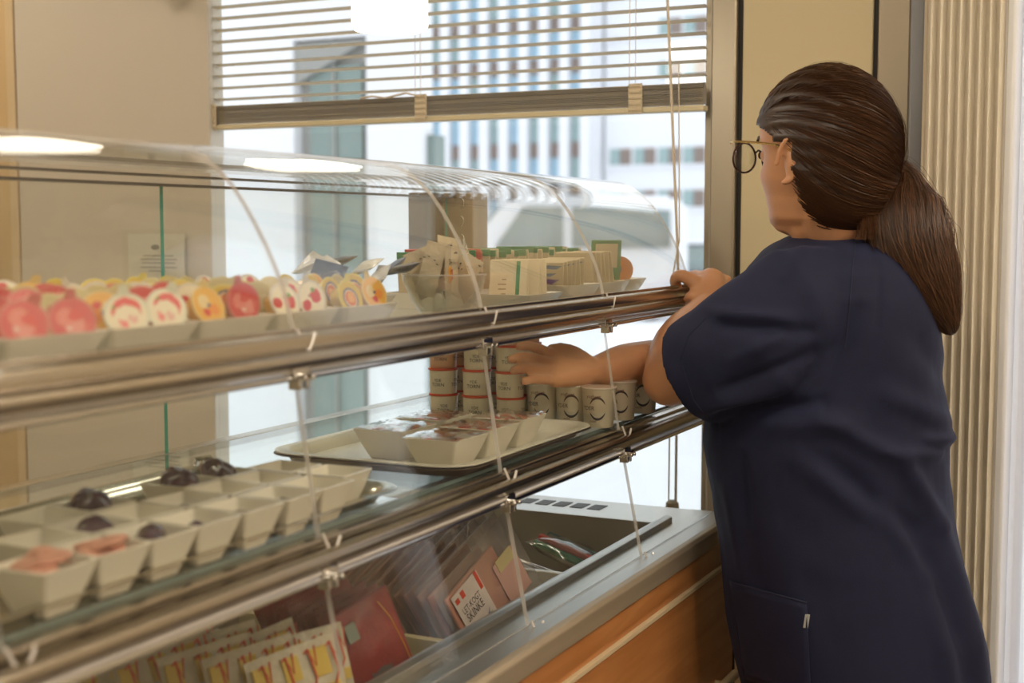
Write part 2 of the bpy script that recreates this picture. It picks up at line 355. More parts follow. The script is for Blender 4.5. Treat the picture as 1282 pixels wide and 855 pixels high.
# far tower with white piers and blue panes
tw = thing('office_tower', 'tall office tower with white vertical piers and blue windows', 'building', (90,37.6,gz))
MB().box((1.0,-.2,0),(9,14,30)).build('body', M['bwhite'], tw)
pier = None; pane = None; shut = None
for i in range(9):
    y = 13.3 - i*1.62
    if pier is None: pier = MB().box((-.1,-.35,0),(1.0,.35,30)).build('pier', M['bwhite'], tw, loc=(0,y,0)); 
    else: o = pier.copy(); C.objects.link(o); o.parent = tw; o.location = (0,y,0)
    if i == 8: break
    for fl in range(8):
        zz = 3.0*fl + 2.2
        mb_, mp_ = random.uniform(-.15,.15), random.random()
        if pane is None: pane = MB().box((.5,-1.30,0),(.9,-.32,1.9)).build('pane', M['bblue'], tw); shut = MB().box((.45,-1.30,1.9),(.9,-.32,3.0)).build('shutter_panel', M['bbrown'], tw); p2 = MB().box((.5,-1.30,0),(.9,-.32,1.9)).build('pane', M['bgreen'], tw); a, c, e = pane, shut, p2; e.location=(0,y,zz-60)
        a = (pane if mp_ < .65 else p2)
        o = a.copy(); C.objects.link(o); o.parent = tw; o.location = (0,y,zz)
        o = shut.copy(); C.objects.link(o); o.parent = tw; o.location = (0,y,zz)
for o in (pane, shut, p2): bpy.data.objects.remove(o)
# long white office block with bands of windows
ob = thing('office_block', 'long white office block with rows of brown and green windows', 'building', (92,18,gz))
MB().box((0,-14,0),(12,19.2,24)).build('body', M['bwhite'], ob)
wn = None
for fl in range(6):
    zz = 3.55 + 3.0*fl
    if fl in (2,): continue
    for i in range(12):
        y = 18.4 - i*1.85
        if fl > 2 and not (2 <= i <= 4 or 8 <= i <= 10): continue
        for dy, mt, nm in ((0,'bgreen','pane'),(-.82,'bbrown','shutter_panel')):
            key = nm
            src = globals().get('src_'+nm)
            if src is None: src = MB().box((-.12,-.38,0),(.1,.38,1.15)).build(nm, M[mt], ob, loc=(0,y+dy,zz)); globals()['src_'+nm] = src
            else: o = src.copy(); C.objects.link(o); o.parent = ob; o.location = (0,y+dy,zz)
    MB().box((-.25,-14,zz-.22),(0,19.2,zz-.02)).build('sill_band', M['bwhite'], ob)
lb = thing('low_building', 'low grey building seen between the tower and the parked van', 'building', (60,31,gz))
MB().box((0,-12,0),(6,0,1.1)).build('body', M['bgrey'], lb); MB().box((-.2,-12,1.1),(6,.2,1.3)).build('snow_cap', M['snow'], lb)
# parked vehicles
def vehicle(name, label, loc, rz, L, hh, paint, van):
    v = thing(name, label, 'van' if van else 'car', loc, (0,0,rz))
    if van: side = [(-L/2,.35),(-L/2,hh*.55),(-L/2+.12,hh*.62),(-L/2+.95,hh*.95),(-L/2+1.3,hh),(L/2-.25,hh),(L/2,hh*.93),(L/2,.35)]
    else: side = [(-L/2,.32),(-L/2,.72),(-L/2+1.0,.90),(-L/2+1.75,hh*.97),(-L/2+2.2,hh),(L/2-1.1,hh),(L/2-.35,.98),(L/2,.92),(L/2,.32)]
    W2 = .9; b = MB(); rings = []
    for wy, sc in ((-W2,.94),(-W2*.94,1),(W2*.94,1),(W2,.94)): rings.append([(x*(.985 if abs(wy)==W2 else 1), wy if z_ < 1.0 else wy*.86, .35+(z_-.35)*(sc if z_>1 else 1)) for x, z_ in side])
    b.loft(rings).build('body', paint, v, bevel=.03)
    gl = MB()
    if van:
        for s_ in (-1,1): gl.add([(-L/2+.75,s_*.90,hh*.60),(-L/2+1.35,s_*.80,hh*.93),(-L/2+2.2,s_*.80,hh*.93),(-L/2+2.2,s_*.90,hh*.60)], [(0,1,2,3)]); gl.add([(-L/2+2.4,s_*.90,hh*.60),(-L/2+2.4,s_*.80,hh*.93),(L/2-.4,s_*.80,hh*.90),(L/2-.4,s_*.90,hh*.60)], [(0,1,2,3)])
        gl.add([(-L/2+.10,-.78,hh*.64),(-L/2+.10,.78,hh*.64),(-L/2+.93,.70,hh*.94),(-L/2+.93,-.70,hh*.94)], [(0,1,2,3)])
    else:
        for s_ in (-1,1): gl.add([(-L/2+1.2,s_*.91,.93),(-L/2+1.95,s_*.79,hh*.95),(L/2-1.15,s_*.79,hh*.95),(L/2-.6,s_*.91,.98)], [(0,1,2,3)])
        gl.add([(-L/2+.98,-.7,.93),(-L/2+.98,.7,.93),(-L/2+1.72,.62,hh*.96),(-L/2+1.72,-.62,hh*.96)], [(0,1,2,3)])
    g = gl.build('windows', M['carglass'], v); md = g.modifiers.new('thickness','SOLIDIFY'); md.thickness = .05; md.offset = 0
    for sx in (-1,1):
        for s_ in (-1,1): MB().lathe([(.2,-.1),(.33,-.1),(.33,.1),(.2,.1)], 18, M=Matrix.Translation((sx*(L/2-.85), s_*.82,.33)) @ Matrix.Rotation(PI/2,4,'X')).build('wheel', M['tyre'], v)
    rf = MB().box((-L/2+1.4,-.72,hh-.02),(L/2-.4,.72,hh+.06)).build('snow_cap', M['snow'], v, bevel=.03)
    return v
vehicle('van', 'white van with large windows parked on the snow outside', (27.5,11.9,gz), R_(-62), 4.9, 2.62, M['carwhite'], True)
vehicle('car', 'dark car parked behind the cord, right of the white van', (33,11.1,gz), R_(-70), 4.3, 1.6, M['cardark'], False)
vehicle('car', 'grey white car parked left of the van, partly hidden', (36,17.2,gz), R_(-60), 4.3, 1.55, M['carwhite'], False)

# sheer white curtain added inside the second window to make a daylit white strip
sh = thing('added_sheer_curtain', 'added white sheer curtain standing for the daylit white strip at the right edge', 'curtain', (XW+.02,.08,.15))
mb = MB(); q = []
for i in range(73): y = -.19+.35*i/72; q.append((.008*math.sin(i*1.05), y))
rw = [[(x, y, z) for x, y in q] for z in (0, 1.2, 2.4)]
mb.loft(rw, closed=False).build('fabric', M['sheer'], sh)
MB().tube([(0,-.195,2.42),(0,.16,2.42)], .008, 8).build('curtain_rod', M['white_frame'], sh)

# ================================================================= DISPLAY CASE
X0, X1 = .29, 2.29
BAY = [.29 + .4*i for i in range(6)]
case = thing('display_case', 'long two tier glass display case with curved top standing on the counter', 'display case', (0,0,0))
def rail(prof): return MB().prism([(y, H+z) for y, z in prof], X0-.3, X1+.02)
topp = [(.772,-.122),(.772,-.1015),(.768,-.099),(.757,-.1015),(.7545,-.104),(.7535,-.1155),(.7555,-.1175),(.7490,-.1185),(.7455,-.1215),(.7445,-.1265),(.7470,-.1315),(.7530,-.1345),(.7650,-.1350),(.7700,-.132)]
midp = [(.790,-.310),(.790,-.3035),(.762,-.3040),(.748,-.3035),(.742,-.3045),(.7395,-.3075),(.7355,-.3085),(.7260,-.3095),(.7215,-.3125),(.7200,-.3185),(.7225,-.3245),(.7290,-.3285),(.7450,-.3300),(.7700,-.327)]
rail(topp).build('front_rail', M['steel'], case, bevel=.0008, seg=2)
rail(midp).build('front_rail', M['steel'], case, bevel=.0008, seg=2)
MB().box((X0-.3,.733,H-.3035),(X1,.7385,H-.2995)).build('glass_channel', M['steel'], case, bevel=.0008)
MB().box((X0-.3,.7625,H-.1005),(X1,.7665,H-.0965)).build('glass_channel', M['steel'], case, bevel=.0008)
def sheet(a, b, m=M['glass'], nm='glass_shelf', edge=M['edge_green']):
    mb = MB(); x0,y0,z0 = a; x1,y1,z1 = b
    vs = [(x0,y0,z0),(x1,y0,z0),(x1,y1,z0),(x0,y1,z0),(x0,y0,z1),(x1,y0,z1),(x1,y1,z1),(x0,y1,z1)]
    fs = [(0,3,2,1),(4,5,6,7),(0,1,5,4),(1,2,6,5),(2,3,7,6),(3,0,4,7)]
    d = sorted([(x1-x0,0),(y1-y0,1),(z1-z0,2)])[0][1]; big = {2:(0,1),1:(2,4),0:(3,5)}[d]
    for i, f in enumerate(fs): mb.add(vs, [f], 0 if i in big else 1)
    return mb.build(nm, [m, edge], case)
sheet((X0-.3,.772,H-.121),(X1,1.19,H-.115), M['shelf_glass'], edge=M['edge_teal'])
sheet((X0-.3,.7625,H-.3035),(X1,1.19,H-.2985), M['shelf_glass'], edge=M['edge_teal'])
# sliding back panes, two tracks
for (a, b, y) in ((X0-.3,.72,1.200),(.70,1.424,1.207),(1.418,2.2,1.200)):
    sheet((a,y,H-.112),(b,y+.004,H+.056), nm='sliding_pane'); sheet((a,y,H-.485),(b,y+.004,H-.125), nm='sliding_pane')
MB().box((X0-.3,1.196,H+.056),(X1,1.214,H+.0595)).box((X0-.3,1.196,H+.0685),(X1,1.214,H+.0715)).build('top_track', M['dark_metal'], case)
MB().box((X0-.3,1.192,H-.124),(X1,1.216,H-.112)).build('rear_rail', M['steel'], case, bevel=.001)
MB().box((X0-.3,1.192,H-.308),(X1,1.216,H-.298)).build('rear_rail', M['steel'], case, bevel=.001)
# rear post: brown box section with slots in its face
MB().box((2.225,1.16,H-.49),(2.285,1.225,H+.066)).build('rear_post', mat('bronze_post', (.34,.25,.15), .5, .3, noise=.15, nscale=12, stretch=(4,4,.4)), case, bevel=.002)
MB().box((2.16,1.222,H-.112),(2.226,1.26,H+.066)).build('rear_panel', mat('dark_bronze', (.12,.085,.05), .5, .2, noise=.15), case, bevel=.002)
b = MB()
for q in range(5):
    zc = H-.085+.033*q; b.tube([(2.2245,1.185+.006*math.cos(a),zc+.009*math.sin(a)) for a in [PI/2+PI*k/8 for k in range(9)]], .0012, 5)
b.build('slots', M['steel'], case)
# curved top panes
arc = [(.764,-.097),(.7655,-.090),(.770,-.072),(.7765,-.053),(.785,-.034),(.795,-.014),(.807,.006),(.8205,.0265),(.835,.045),(.851,.060),(.870,.073),(.889,.0815),(.910,.0865),(.935,.0885),(1.00,.0885),(1.10,.086),(1.19,.083),(1.207,.0815)]
def curved_pane(xa, xb, pts, th=.0042, m=M['canopy']):
    nrm = []
    for i in range(len(pts)):
        a = pts[max(i-1,0)]; c = pts[min(i+1,len(pts)-1)]; dy, dz = c[0]-a[0], c[1]-a[1]; l = math.hypot(dy,dz); nrm.append((-dz/l, dy/l))
    outer = [(p[0], p[1]) for p in pts]; inner = [(p[0]-n[0]*th, p[1]-n[1]*th) for p, n in zip(pts, nrm)]
    mb = MB(); N = len(pts)
    V = lambda x, q: [(x, y, H+z) for y, z in q]
    mb.loft([V(xa,outer),V(xb,outer)], closed=False); mb.loft([V(xb,inner),V(xa,inner)], closed=False)
    for x in (xa, xb):
        vs = V(x,outer)+V(x,inner); mb.add(vs, [(i,i+1,N+i+1,N+i) for i in range(N-1)], 1, True)
    for k in (0, N-1): mb.add([V(xa,outer)[k],V(xb,outer)[k],V(xb,inner)[k],V(xa,inner)[k]], [(0,1,2,3)], 1)
    return mb.build('curved_pane', [m, M['edge_clear']], case)
for i in range(-1, 5):
    xa = X0+.4*i; curved_pane(xa+.001, xa+.4-.001, arc)
def slant_pane(xa, xb, yt, zt, yb, zb, th=.004):
    mb = MB(); dy, dz = yb-yt, zb-zt; l = math.hypot(dy,dz); ny, nz_ = dz/l*th, -dy/l*th
    q = [(yt,H+zt),(yb,H+zb),(yb-ny,H+zb-nz_),(yt-ny,H+zt-nz_)]
    A = [(xa,y,z) for y,z in q]; B = [(xb,y,z) for y,z in q]
    mb.add(A+B, [(0,1,5,4),(3,7,6,2)], 0); mb.add(A+B, [(0,3,2,1),(4,5,6,7),(0,4,7,3),(1,2,6,5)], 1)
    return mb.build('front_pane', [M['glass'], M['edge_clear']], case)
clip = MB()
clip.box((-.013,-.004,-.004),(.013,.008,.010)).box((-.009,-.007,-.012),(-.004,.006,.002)).box((.004,-.007,-.012),(.009,.006,.002))
clip.lathe([(.003,-.006),(.003,.008)], 10, M=Matrix.Translation((-.0065,-.006,0)) @ Matrix.Rotation(PI/2,4,'X')).lathe([(.003,-.006),(.003,.008)], 10, M=Matrix.Translation((.0065,-.006,0)) @ Matrix.Rotation(PI/2,4,'X'))
clipm = None
foot = MB().tube([(-.002,-.004,.004),(.006,-.009,-.016),(.010,-.010,-.018),(.022,-.009,-.002)], .0016, 6)
footm = None
clear_clip = mat('clear_plastic', (.86,.82,.78), .12, 0, 1, noise=.05, alpha=.75)
for i in range(-1, 5):
    xa = X0 + .4*i
    if i < 4: slant_pane(xa+.0015, xa+.3985, .762,-.143,.737,-.3015)
    slant_pane(xa+.0015, xa+.3985, .7305,-.336,.700,-.489)
    for (y, z) in ((.7610,-.1435),(.7295,-.3370)):
        MB().prism([(y+.0036*math.cos(a_),H+z+.0036*math.sin(a_)) for a_ in [2*PI*q_/12 for q_ in range(12)]], xa+.012, xa+.388, 0, True).build('chrome_bar', M['chrome'], case)
        MB().prism([(y-.0040,H+z+.0044),(y+.0015,H+z+.0044),(y+.0015,H+z+.0082),(y-.0040,H+z+.0082)], xa+.012, xa+.388).build('clear_glint_bar', clear_clip, case, bevel=.0008)  # clear plastic strip, its pale colour standing in for reflected window light
for i in range(0, 6):
    xa = X0 + .4*i
    for (y, z) in ((.7600,-.1435),(.7285,-.3370)):
        if clipm is None: o = clip.build('glass_clip', M['chrome'], case, bevel=.001); clipm = o
        else: o = clipm.copy(); C.objects.link(o); o.parent = case
        o.location = (xa, y, H+z)
    for (y, z) in ((.7640,-.1000),(.7370,-.2990),(.7000,-.4860)):
        if footm is None: o = foot.build('glass_foot', clear_clip, case); footm = o
        else: o = footm.copy(); C.objects.link(o); o.parent = case
        o.location = (xa, y, H+z)
# flipped-up pane of the open bay, lying flat under the upper shelf
mb = MB(); mb.box((1.8915,.772,H-.146),(2.2885,.925,H-.142)); o = mb.build('flipped_pane', [M['glass'], M['edge_clear']], case); o.rotation_euler = (0,0,0)
MB().box((1.8915,.768,H-.148),(2.2885,.773,H-.140)).build('pane_edge', clear_clip, case)

# ================================================================= COUNTER
ct = thing('serving_counter', 'orange wood counter with a stainless steel top and sunken well', 'counter', (0,0,0))
Z0 = H-.49
mb = MB()
mb.box((-.2,.665,Z0-.025),(2.25,.742,Z0)).box((2.12,.742,Z0-.025),(2.25,1.25,Z0)).box((-.2,1.12,Z0-.025),(2.12,1.25,Z0))
mb.build('steel_top', M['counter_steel'], ct, bevel=.002)
MB().box((-.2,.742,Z0-.13),(2.12,.746,Z0-.0)).box((-.2,1.116,Z0-.13),(2.12,1.12,Z0)).box((2.116,.742,Z0-.13),(2.12,1.12,Z0)).box((-.2,.742,Z0-.134),(2.12,1.12,Z0-.13)).build('well', M['well'], ct)
MB().prism([(.738,Z0),(.754,Z0),(.754,Z0+.010),(.748,Z0+.012),(.738,Z0+.009)], -.2, 2.135).build('well_rim', M['counter_steel'], ct, bevel=.001)
MB().prism([(.658,Z0-.030),(.672,Z0-.034),(.672,Z0+.0015),(.661,Z0+.0015),(.6565,Z0-.004)], -.2, 2.262).build('front_lip', M['lip'], ct, bevel=.0015)
b = MB(); 
for k in range(6): b.box((2.172,.885+.0335*k,Z0-.0005),(2.212,.909+.0335*k,Z0+.0009))
b.build('vent_slots', mat('vent_shadow', (.10,.10,.10), .6, noise=.1), ct)
MB().box((-.2,.672,.10),(2.235,1.24,Z0-.14)).build('carcass', M['wood'], ct)
MB().box((-.2,.664,Z0-.072),(2.24,.690,Z0-.034)).build('upper_panel', M['wood'], ct)
MB().prism([(.6575,Z0-.0795),(.672,Z0-.0795),(.672,Z0-.0715),(.6575,Z0-.0725)], -.2, 2.24).build('cream_strip', M['trim'], ct, bevel=.001)
for (a,b_) in ((-.2,.62),(.624,1.43),(1.434,2.24)):
    MB().box((a,.662,.12),(b_,.690,Z0-.0795)).build('front_panel', M['wood'], ct, bevel=.0015)
MB().tube([(1.62,.645,Z0-.266),(2.20,.645,Z0-.266)], .008, 10).tube([(1.68,.645,Z0-.266),(1.68,.664,Z0-.266)], .005, 8).tube([(2.14,.645,Z0-.266),(2.14,.664,Z0-.266)], .005, 8).build('front_handle', M['trim'], ct)
MB().box((-.2,.70,0),(2.20,1.2,.10)).build('plinth', M['black'], ct)
def divider(x, m, zt, lab):
    o = MB().box((-.006,.750,H-.612),(.006,1.112,zt)).build('well_divider', m, None, bevel=.0015); o.location = (x,0,0); tag(o, lab, 'divider')
cream_bar = mat('cream_plastic_bar', (.50,.42,.24), .4, noise=.04)
divider(1.455, cream_bar, H-.512, 'cream plastic divider standing between the red packs and the ham packs')
divider(1.395, M['porcelain'], H-.522, 'white divider behind the dark red packs, nearer than the cream one')
divider(1.84, M['porcelain'], H-.516, 'white divider just beyond the ham packs in the well')

# ================================================================= FOOD
def dish_mb(wx, wy, h, tb=.66, th=.0028):
    def sq(sx, sy, z, r=.12):
        pts = []; 
        for cx_, cy_, a0 in ((1,1,0),(-1,1,PI/2),(-1,-1,PI),(1,-1,3*PI/2)):
            for k in range(4):
                a = a0 + PI/2*k/3; pts.append((sx*(cx_*(1-r)+r*math.cos(a)), sy*(cy_*(1-r)+r*math.sin(a)), z))
        return pts
    X, Y = wx/2, wy/2
    return MB().loft([sq(X*tb*.94,Y*tb*.94,0), sq(X*tb,Y*tb,.003), sq(X*(tb+(1-tb)*.5),Y*(tb+(1-tb)*.5),h*.5), sq(X,Y,h), sq(X-th,Y-th,h+.0003), sq((X-th)*(tb+(1-tb)*.5),(Y-th)*(tb+(1-tb)*.5),h*.5), sq((X-th)*tb,(Y-th)*tb,.005)], smooth=False)
ORD = ['first','second','third','fourth','fifth','sixth','seventh','eighth','ninth']
# --- upper tier: square dishes with portion cups
dish_me = dish_mb(.1165,.112,.030,.74).mesh('dish', M['porcelain'])
def place_mesh(me, name, loc, rz, label, cat, group=None, bevel=0):
    o = bpy.data.objects.new(name, me); C.objects.link(o); o.location = loc; o.rotation_euler = (0,0,rz); tag(o, label, cat, group)
    if bevel: md = o.modifiers.new('bevel','BEVEL'); md.width = bevel; md.segments = 2; md.limit_method = 'ANGLE'
    return o
def lidmat(name, ring, base, blobs, ringw=.86):
    # flat print of a foil lid: ring, ground, and round fruit blobs, in the lid's own coordinates
    m = mat(name, base, .32, 0, .5); t = m.node_tree; b = t.nodes['Principled BSDF']; L = t.links
    tc = t.nodes.new('ShaderNodeTexCoord'); col = None
    def circle(cx_, cy_, r, prev, c, gx=1.0, noise=0):
        vm = t.nodes.new('ShaderNodeMapping'); vm.vector_type = 'POINT'; vm.inputs['Location'].default_value = (-cx_*gx, -cy_, 0); vm.inputs['Scale'].default_value = (gx,1,0)
        L.new(tc.outputs['Object'], vm.inputs[0])
        src = vm.outputs[0]
        if noise:
            n = t.nodes.new('ShaderNodeTexNoise'); n.inputs['Scale'].default_value = 260; L.new(tc.outputs['Object'], n.inputs[0])
            a = t.nodes.new('ShaderNodeVectorMath'); a.operation = 'MULTIPLY_ADD'; a.inputs[1].default_value = (noise,)*3; L.new(n.outputs['Color'], a.inputs[0]); L.new(src, a.inputs[2])
            s_ = t.nodes.new('ShaderNodeVectorMath'); s_.operation = 'SUBTRACT'; s_.inputs[1].default_value = (noise/2, noise/2, noise/2); L.new(a.outputs[0], s_.inputs[0])
            m2 = t.nodes.new('ShaderNodeVectorMath'); m2.operation = 'MULTIPLY'; m2.inputs[1].default_value = (1,1,0); L.new(s_.outputs[0], m2.inputs[0]); src = m2.outputs[0]
        ln = t.nodes.new('ShaderNodeVectorMath'); ln.operation = 'LENGTH'; L.new(src, ln.inputs[0])
        lt = t.nodes.new('ShaderNodeMath'); lt.operation = 'LESS_THAN'; lt.inputs[1].default_value = r; L.new(ln.outputs['Value'], lt.inputs[0])
        mx = t.nodes.new('ShaderNodeMix'); mx.data_type = 'RGBA'; L.new(lt.outputs[0], mx.inputs[0])
        if prev is None: mx.inputs[6].default_value = (*ring, 1)
        else: L.new(prev, mx.inputs[6])
        mx.inputs[7].default_value = (*c, 1); return mx.outputs[2]
    col = circle(0,0,.0195*ringw,None,base)
    for (x,y,r,c,nz_) in blobs: col = circle(x,y,r,col,c,1.0,nz_)
    L.new(col, b.inputs['Base Color']); return m
RED=(.55,.02,.02); PK=(.75,.22,.22); CR=(.74,.68,.52); YE=(.62,.46,.06); OR=(.70,.25,.03); GR=(.14,.30,.05); NV=(.05,.06,.20)
LID = {
 'red': lidmat('lid_red', (.50,.10,.09), (.52,.03,.035), [(-.005,.003,.008,(.66,.17,.15),.016),(.005,-.006,.007,(.64,.22,.19),.018),(.003,.004,.006,RED,.012),(-.004,-.007,.003,(.70,.45,.38),.014)], .90),
 'strawberry': lidmat('lid_strawberry', (.60,.56,.48), CR, [(.006,.001,.0075,RED,.005),(.005,.008,.003,GR,.004),(-.010,-.004,.006,RED,.005),(-.002,.004,.0018,(.35,.1,.1),.004)], .88),
 'arch': lidmat('lid_red_arch', (.60,.62,.50), CR, [(0,.003,.013,(.66,.09,.10),.004),(0,-.004,.0125,CR,.004),(-.004,-.008,.004,PK,.012),(.005,-.005,.0035,(.70,.40,.36),.012),(-.010,.008,.002,GR,.004)], .9),
 'honey': lidmat('lid_honey', (.60,.52,.12), (.58,.42,.05), [(0,-.002,.0125,NV,.0015),(0,-.002,.0105,(.62,.50,.30),.001),(0,-.002,.0085,(.60,.14,.04),.003),(.001,-.001,.006,(.72,.36,.10),.004)], .93),
 'apricot': lidmat('lid_apricot', (.66,.50,.20), (.70,.38,.06), [(-.005,.004,.007,(.72,.58,.30),.005),(.006,-.004,.006,OR,.005),(-.004,-.007,.004,RED,.004),(.0,.0,.0022,NV,.006)], .93),
 'olive': lidmat('lid_olive', (.50,.44,.20), (.46,.38,.16), [(0,.004,.008,(.60,.52,.30),.006),(.004,-.004,.004,(.42,.12,.05),.004)], .9),
}
LBL = {'red':'red lidded','strawberry':'strawberry print lidded','arch':'white red-arch lidded','honey':'yellow honey lidded','apricot':'orange apricot lidded','olive':'olive yellow lidded'}
BODY = {'red': mat('jam_red', (.45,.06,.04), .15, noise=.1, coat=.6), 'amber': mat('jam_amber', (.62,.32,.05), .15, noise=.1, coat=.6), 'gold': mat('jam_gold', (.60,.42,.10), .15, noise=.1, coat=.6)}
proto = {}
def cup_proto(kind):
    body = {'red':'red','strawberry':'amber','arch':'red','honey':'gold','apricot':'amber','olive':'gold'}[kind]
    c = thing('portion_cup', 'cup', 'portion cup')
    MB().lathe([(.0125,-.017),(.0145,-.0165),(.0175,-.003),(.0178,-.0006)], 20).build('tub', BODY[body], c)
    MB().lathe([(.0198,-.0008),(.0202,0),(.0198,.0006),(.0,.0006)], 28, caps=False).build('lid', LID[kind], c)
    c2 = MB().add([(-.006,.018,.0008),(.006,.018,.0008),(.004,.027,.003),(-.003,.026,.0035)], [(0,1,2,3)]).build('pull_tab', LID[kind], c)
    proto[kind] = c; return c
used = set()
def cup(kind, x, y, z, yaw, lean, label, group, up=False):
    # lid plane normal first points +Z; turn it to face the customer side, rotated by yaw towards the near end
    rot = (Matrix.Rotation(-yaw,3,'Z') @ Matrix.Rotation(PI/2 - lean,3,'X') @ Matrix.Rotation(random.uniform(-.5,.5) if up else random.uniform(-.9,.9) if random.random() < .2 else random.uniform(1.2,5),3,'Z')).to_euler()
    if kind not in proto: c = cup_proto(kind); c.location = (x,y,z); c.rotation_euler = rot; c['label'] = label; c['group'] = group
    else: dup(proto[kind], (x,y,z), rot, label, group)
PLAN = {0:['red','red'],1:['red','red'],2:['arch','arch'],3:['apricot','red'],4:['strawberry','strawberry'],5:['honey','apricot']}
DX = [.706,.823,.940,1.058,1.175,1.299]
for ci, dx in enumerate(DX):
    for ri, dy in enumerate((.858,.972)):
        nm = f'{ORD[ci]} square dish from the near end'
        place_mesh(dish_me, 'square_dish', (dx,dy,H-.1148), R_(random.uniform(-1.5,1.5)), f'{ORD[ci]} cream square dish from the near end, ' + ('front' if ri==0 else 'rear') + ' row of upper shelf', 'dish')
        if ci == 5 and ri == 1: continue
        for rj in range(4):
            for q in range(2):
                if ri == 0 and rj == 0: kind = PLAN[ci][q]
                else: kind = random.choice([['red','arch','strawberry','olive'],['red','olive','apricot','arch'],['olive','red','strawberry','apricot'],['olive','honey','red','strawberry'],['olive','honey','strawberry','olive'],['honey','honey','apricot','olive']][ci])
                x = dx - .026 + .053*q + random.uniform(-.004,.004); y = dy - .040 + .026*rj + random.uniform(-.002,.002)
                z = H-.115+.005+.0205*1.0 + .017 + .0012*rj + random.uniform(-.003,.002)
                if ri == 0 and rj == 0:
                    lab = f"{LBL[kind]} cup, front {'left' if q==0 else 'right'} in the {nm}"; grp = 'portion cups at the front of the upper dishes'
                else:
                    lab = f"{LBL[kind].replace(' print lidded',' lid').replace('white lidded red arch print','red arch lid')} cup, {ORD[rj]} row of the {ORD[ci]} {'front' if ri==0 else 'rear'} dish from near end, {'left' if q==0 else 'right'}"; grp = f"{LBL[kind]} cups in {'front' if ri==0 else 'rear'} dish {ORD[ci]}, row {ORD[rj]}"
                cup(kind, x, y, z, R_((40,36,30,16,8,6)[ci] + random.uniform(-12,12)), R_(16 + random.uniform(-6,8)), lab, grp, ri == 0 and rj == 0)
# loose clear plastic box front over the third and fourth dishes
# small packs heaped in the last rear dish
def pack_mb(w, h, t, crimp=.10, n=6, seed=0):
    rnd = random.Random(seed); g = lambda s: [[None]*(n+1) for _ in range(n+1)]
    mb = MB(); F_, B_ = [], []
    for side, lst in ((1,F_),(-1,B_)):
        for i in range(n+1):
            for j in range(n+1):
                u, v = i/n*2-1, j/n*2-1; e = max(0, (1-u**4)*(1-abs(v)**3)); wob = rnd.uniform(-.1,.1)*t
                lst.append((u*w/2, side*(t*.5*e + wob*e + .0004), v*h/2))
    idx = lambda i, j: i*(n+1)+j
    fs = [(idx(i,j),idx(i+1,j),idx(i+1,j+1),idx(i,j+1)) for i in range(n) for j in range(n)]
    mb.add(F_, fs, 0, True); mb.add(B_, fs, 0, True)
    per = [idx(i,0) for i in range(n)]+[idx(n,j) for j in range(n)]+[idx(i,n) for i in range(n,0,-1)]+[idx(0,j) for j in range(n,0,-1)]
    A = [F_[k] for k in per]; Bq = [B_[k] for k in per]; N = len(per)
    mb.add(A+Bq, [(k,(k+1)%N,N+(k+1)%N,N+k) for k in range(N)])
    return mb
foil = {n_: mat('foil_'+n_, c_, .28, .1, .6, noise=.35, nscale=90, bump=.25, bscale=120) for n_, c_ in dict(silver=(.55,.56,.58), blue=(.16,.24,.40), white=(.70,.70,.66), dark=(.12,.13,.16), yellow=(.66,.55,.22)).items()}
spots = [('silver',1.352,.925,-.060,20,60),('dark',1.375,.905,-.050,-30,70),('blue',1.400,.93,-.046,40,55),('white',1.375,.955,-.045,10,80),('dark',1.352,.985,-.040,-20,75),('silver',1.325,.99,-.042,60,70),('blue',1.300,.965,-.050,-50,50),('white',1.290,.995,-.048,25,65),('silver',1.335,1.01,-.045,75,40),('yellow',1.39,.975,-.052,0,60),('dark',1.272,.95,-.058,40,70),('silver',1.41,.96,-.062,15,20)]
for k, (kd,x,y,z_,rz,rx) in enumerate(spots):
    x += .125; y -= .020; z_ = -.060 + (z_+.060)*.9
    o = pack_mb(.042,.030,.008,seed=k).build('foil_sachet', foil[kd], None, (x,y,H+z_), (R_(rx),R_(random.uniform(-25,25)),R_(rz)))
    tag(o, f'small {kd} foil sachet, {(ORD+["tenth","eleventh","twelfth"])[k]} from the near side of the heap beyond the yellow cups', 'sachet', 'foil sachets heaped beyond the yellow cups')
place_mesh(dish_me, 'square_dish', (1.455,.955,H-.1148), 0, 'cream square dish under the heap of small foil sachets', 'dish')
# clear round bowl with paper sachets
bw = glassmat('frosted_bowl', (.9,.9,.86), haze=.10)
cb = thing('clear_bowl', 'clear plastic round bowl full of paper sachets on the upper shelf', 'bowl', (1.60,.878,H-.1148))
MB().lathe([(.030,0),(.034,.003),(.046,.022),(.0555,.046),(.0565,.055),(.0545,.055),(.0535,.046),(.044,.023),(.032,.005),(.0,.004)], 40, caps=False).build('shell', bw, cb)
MB().lathe([(.0572,.0535),(.0575,.0555),(.0545,.0555)], 40, caps=False).build('rim', M['edge_clear'], cb)
kraft = mat('kraft_paper', (.56,.47,.33), .6, noise=.12, nscale=60, bump=.2, bscale=150)
spotm = mat('orange_print', (.75,.36,.04), .5, noise=.05); redm = mat('red_print', (.62,.07,.03), .5, noise=.05); blackm = mat('black_print', (.06,.05,.05), .5, noise=.05)
greenp = mat('green_print', (.05,.25,.11), .5, noise=.1); bluep = mat('blue_print', (.07,.16,.36), .5, noise=.1); silverp = mat('shiny_foil', (.75,.72,.62), .15, .8, noise=.2, nscale=60, bump=.3, bscale=90)
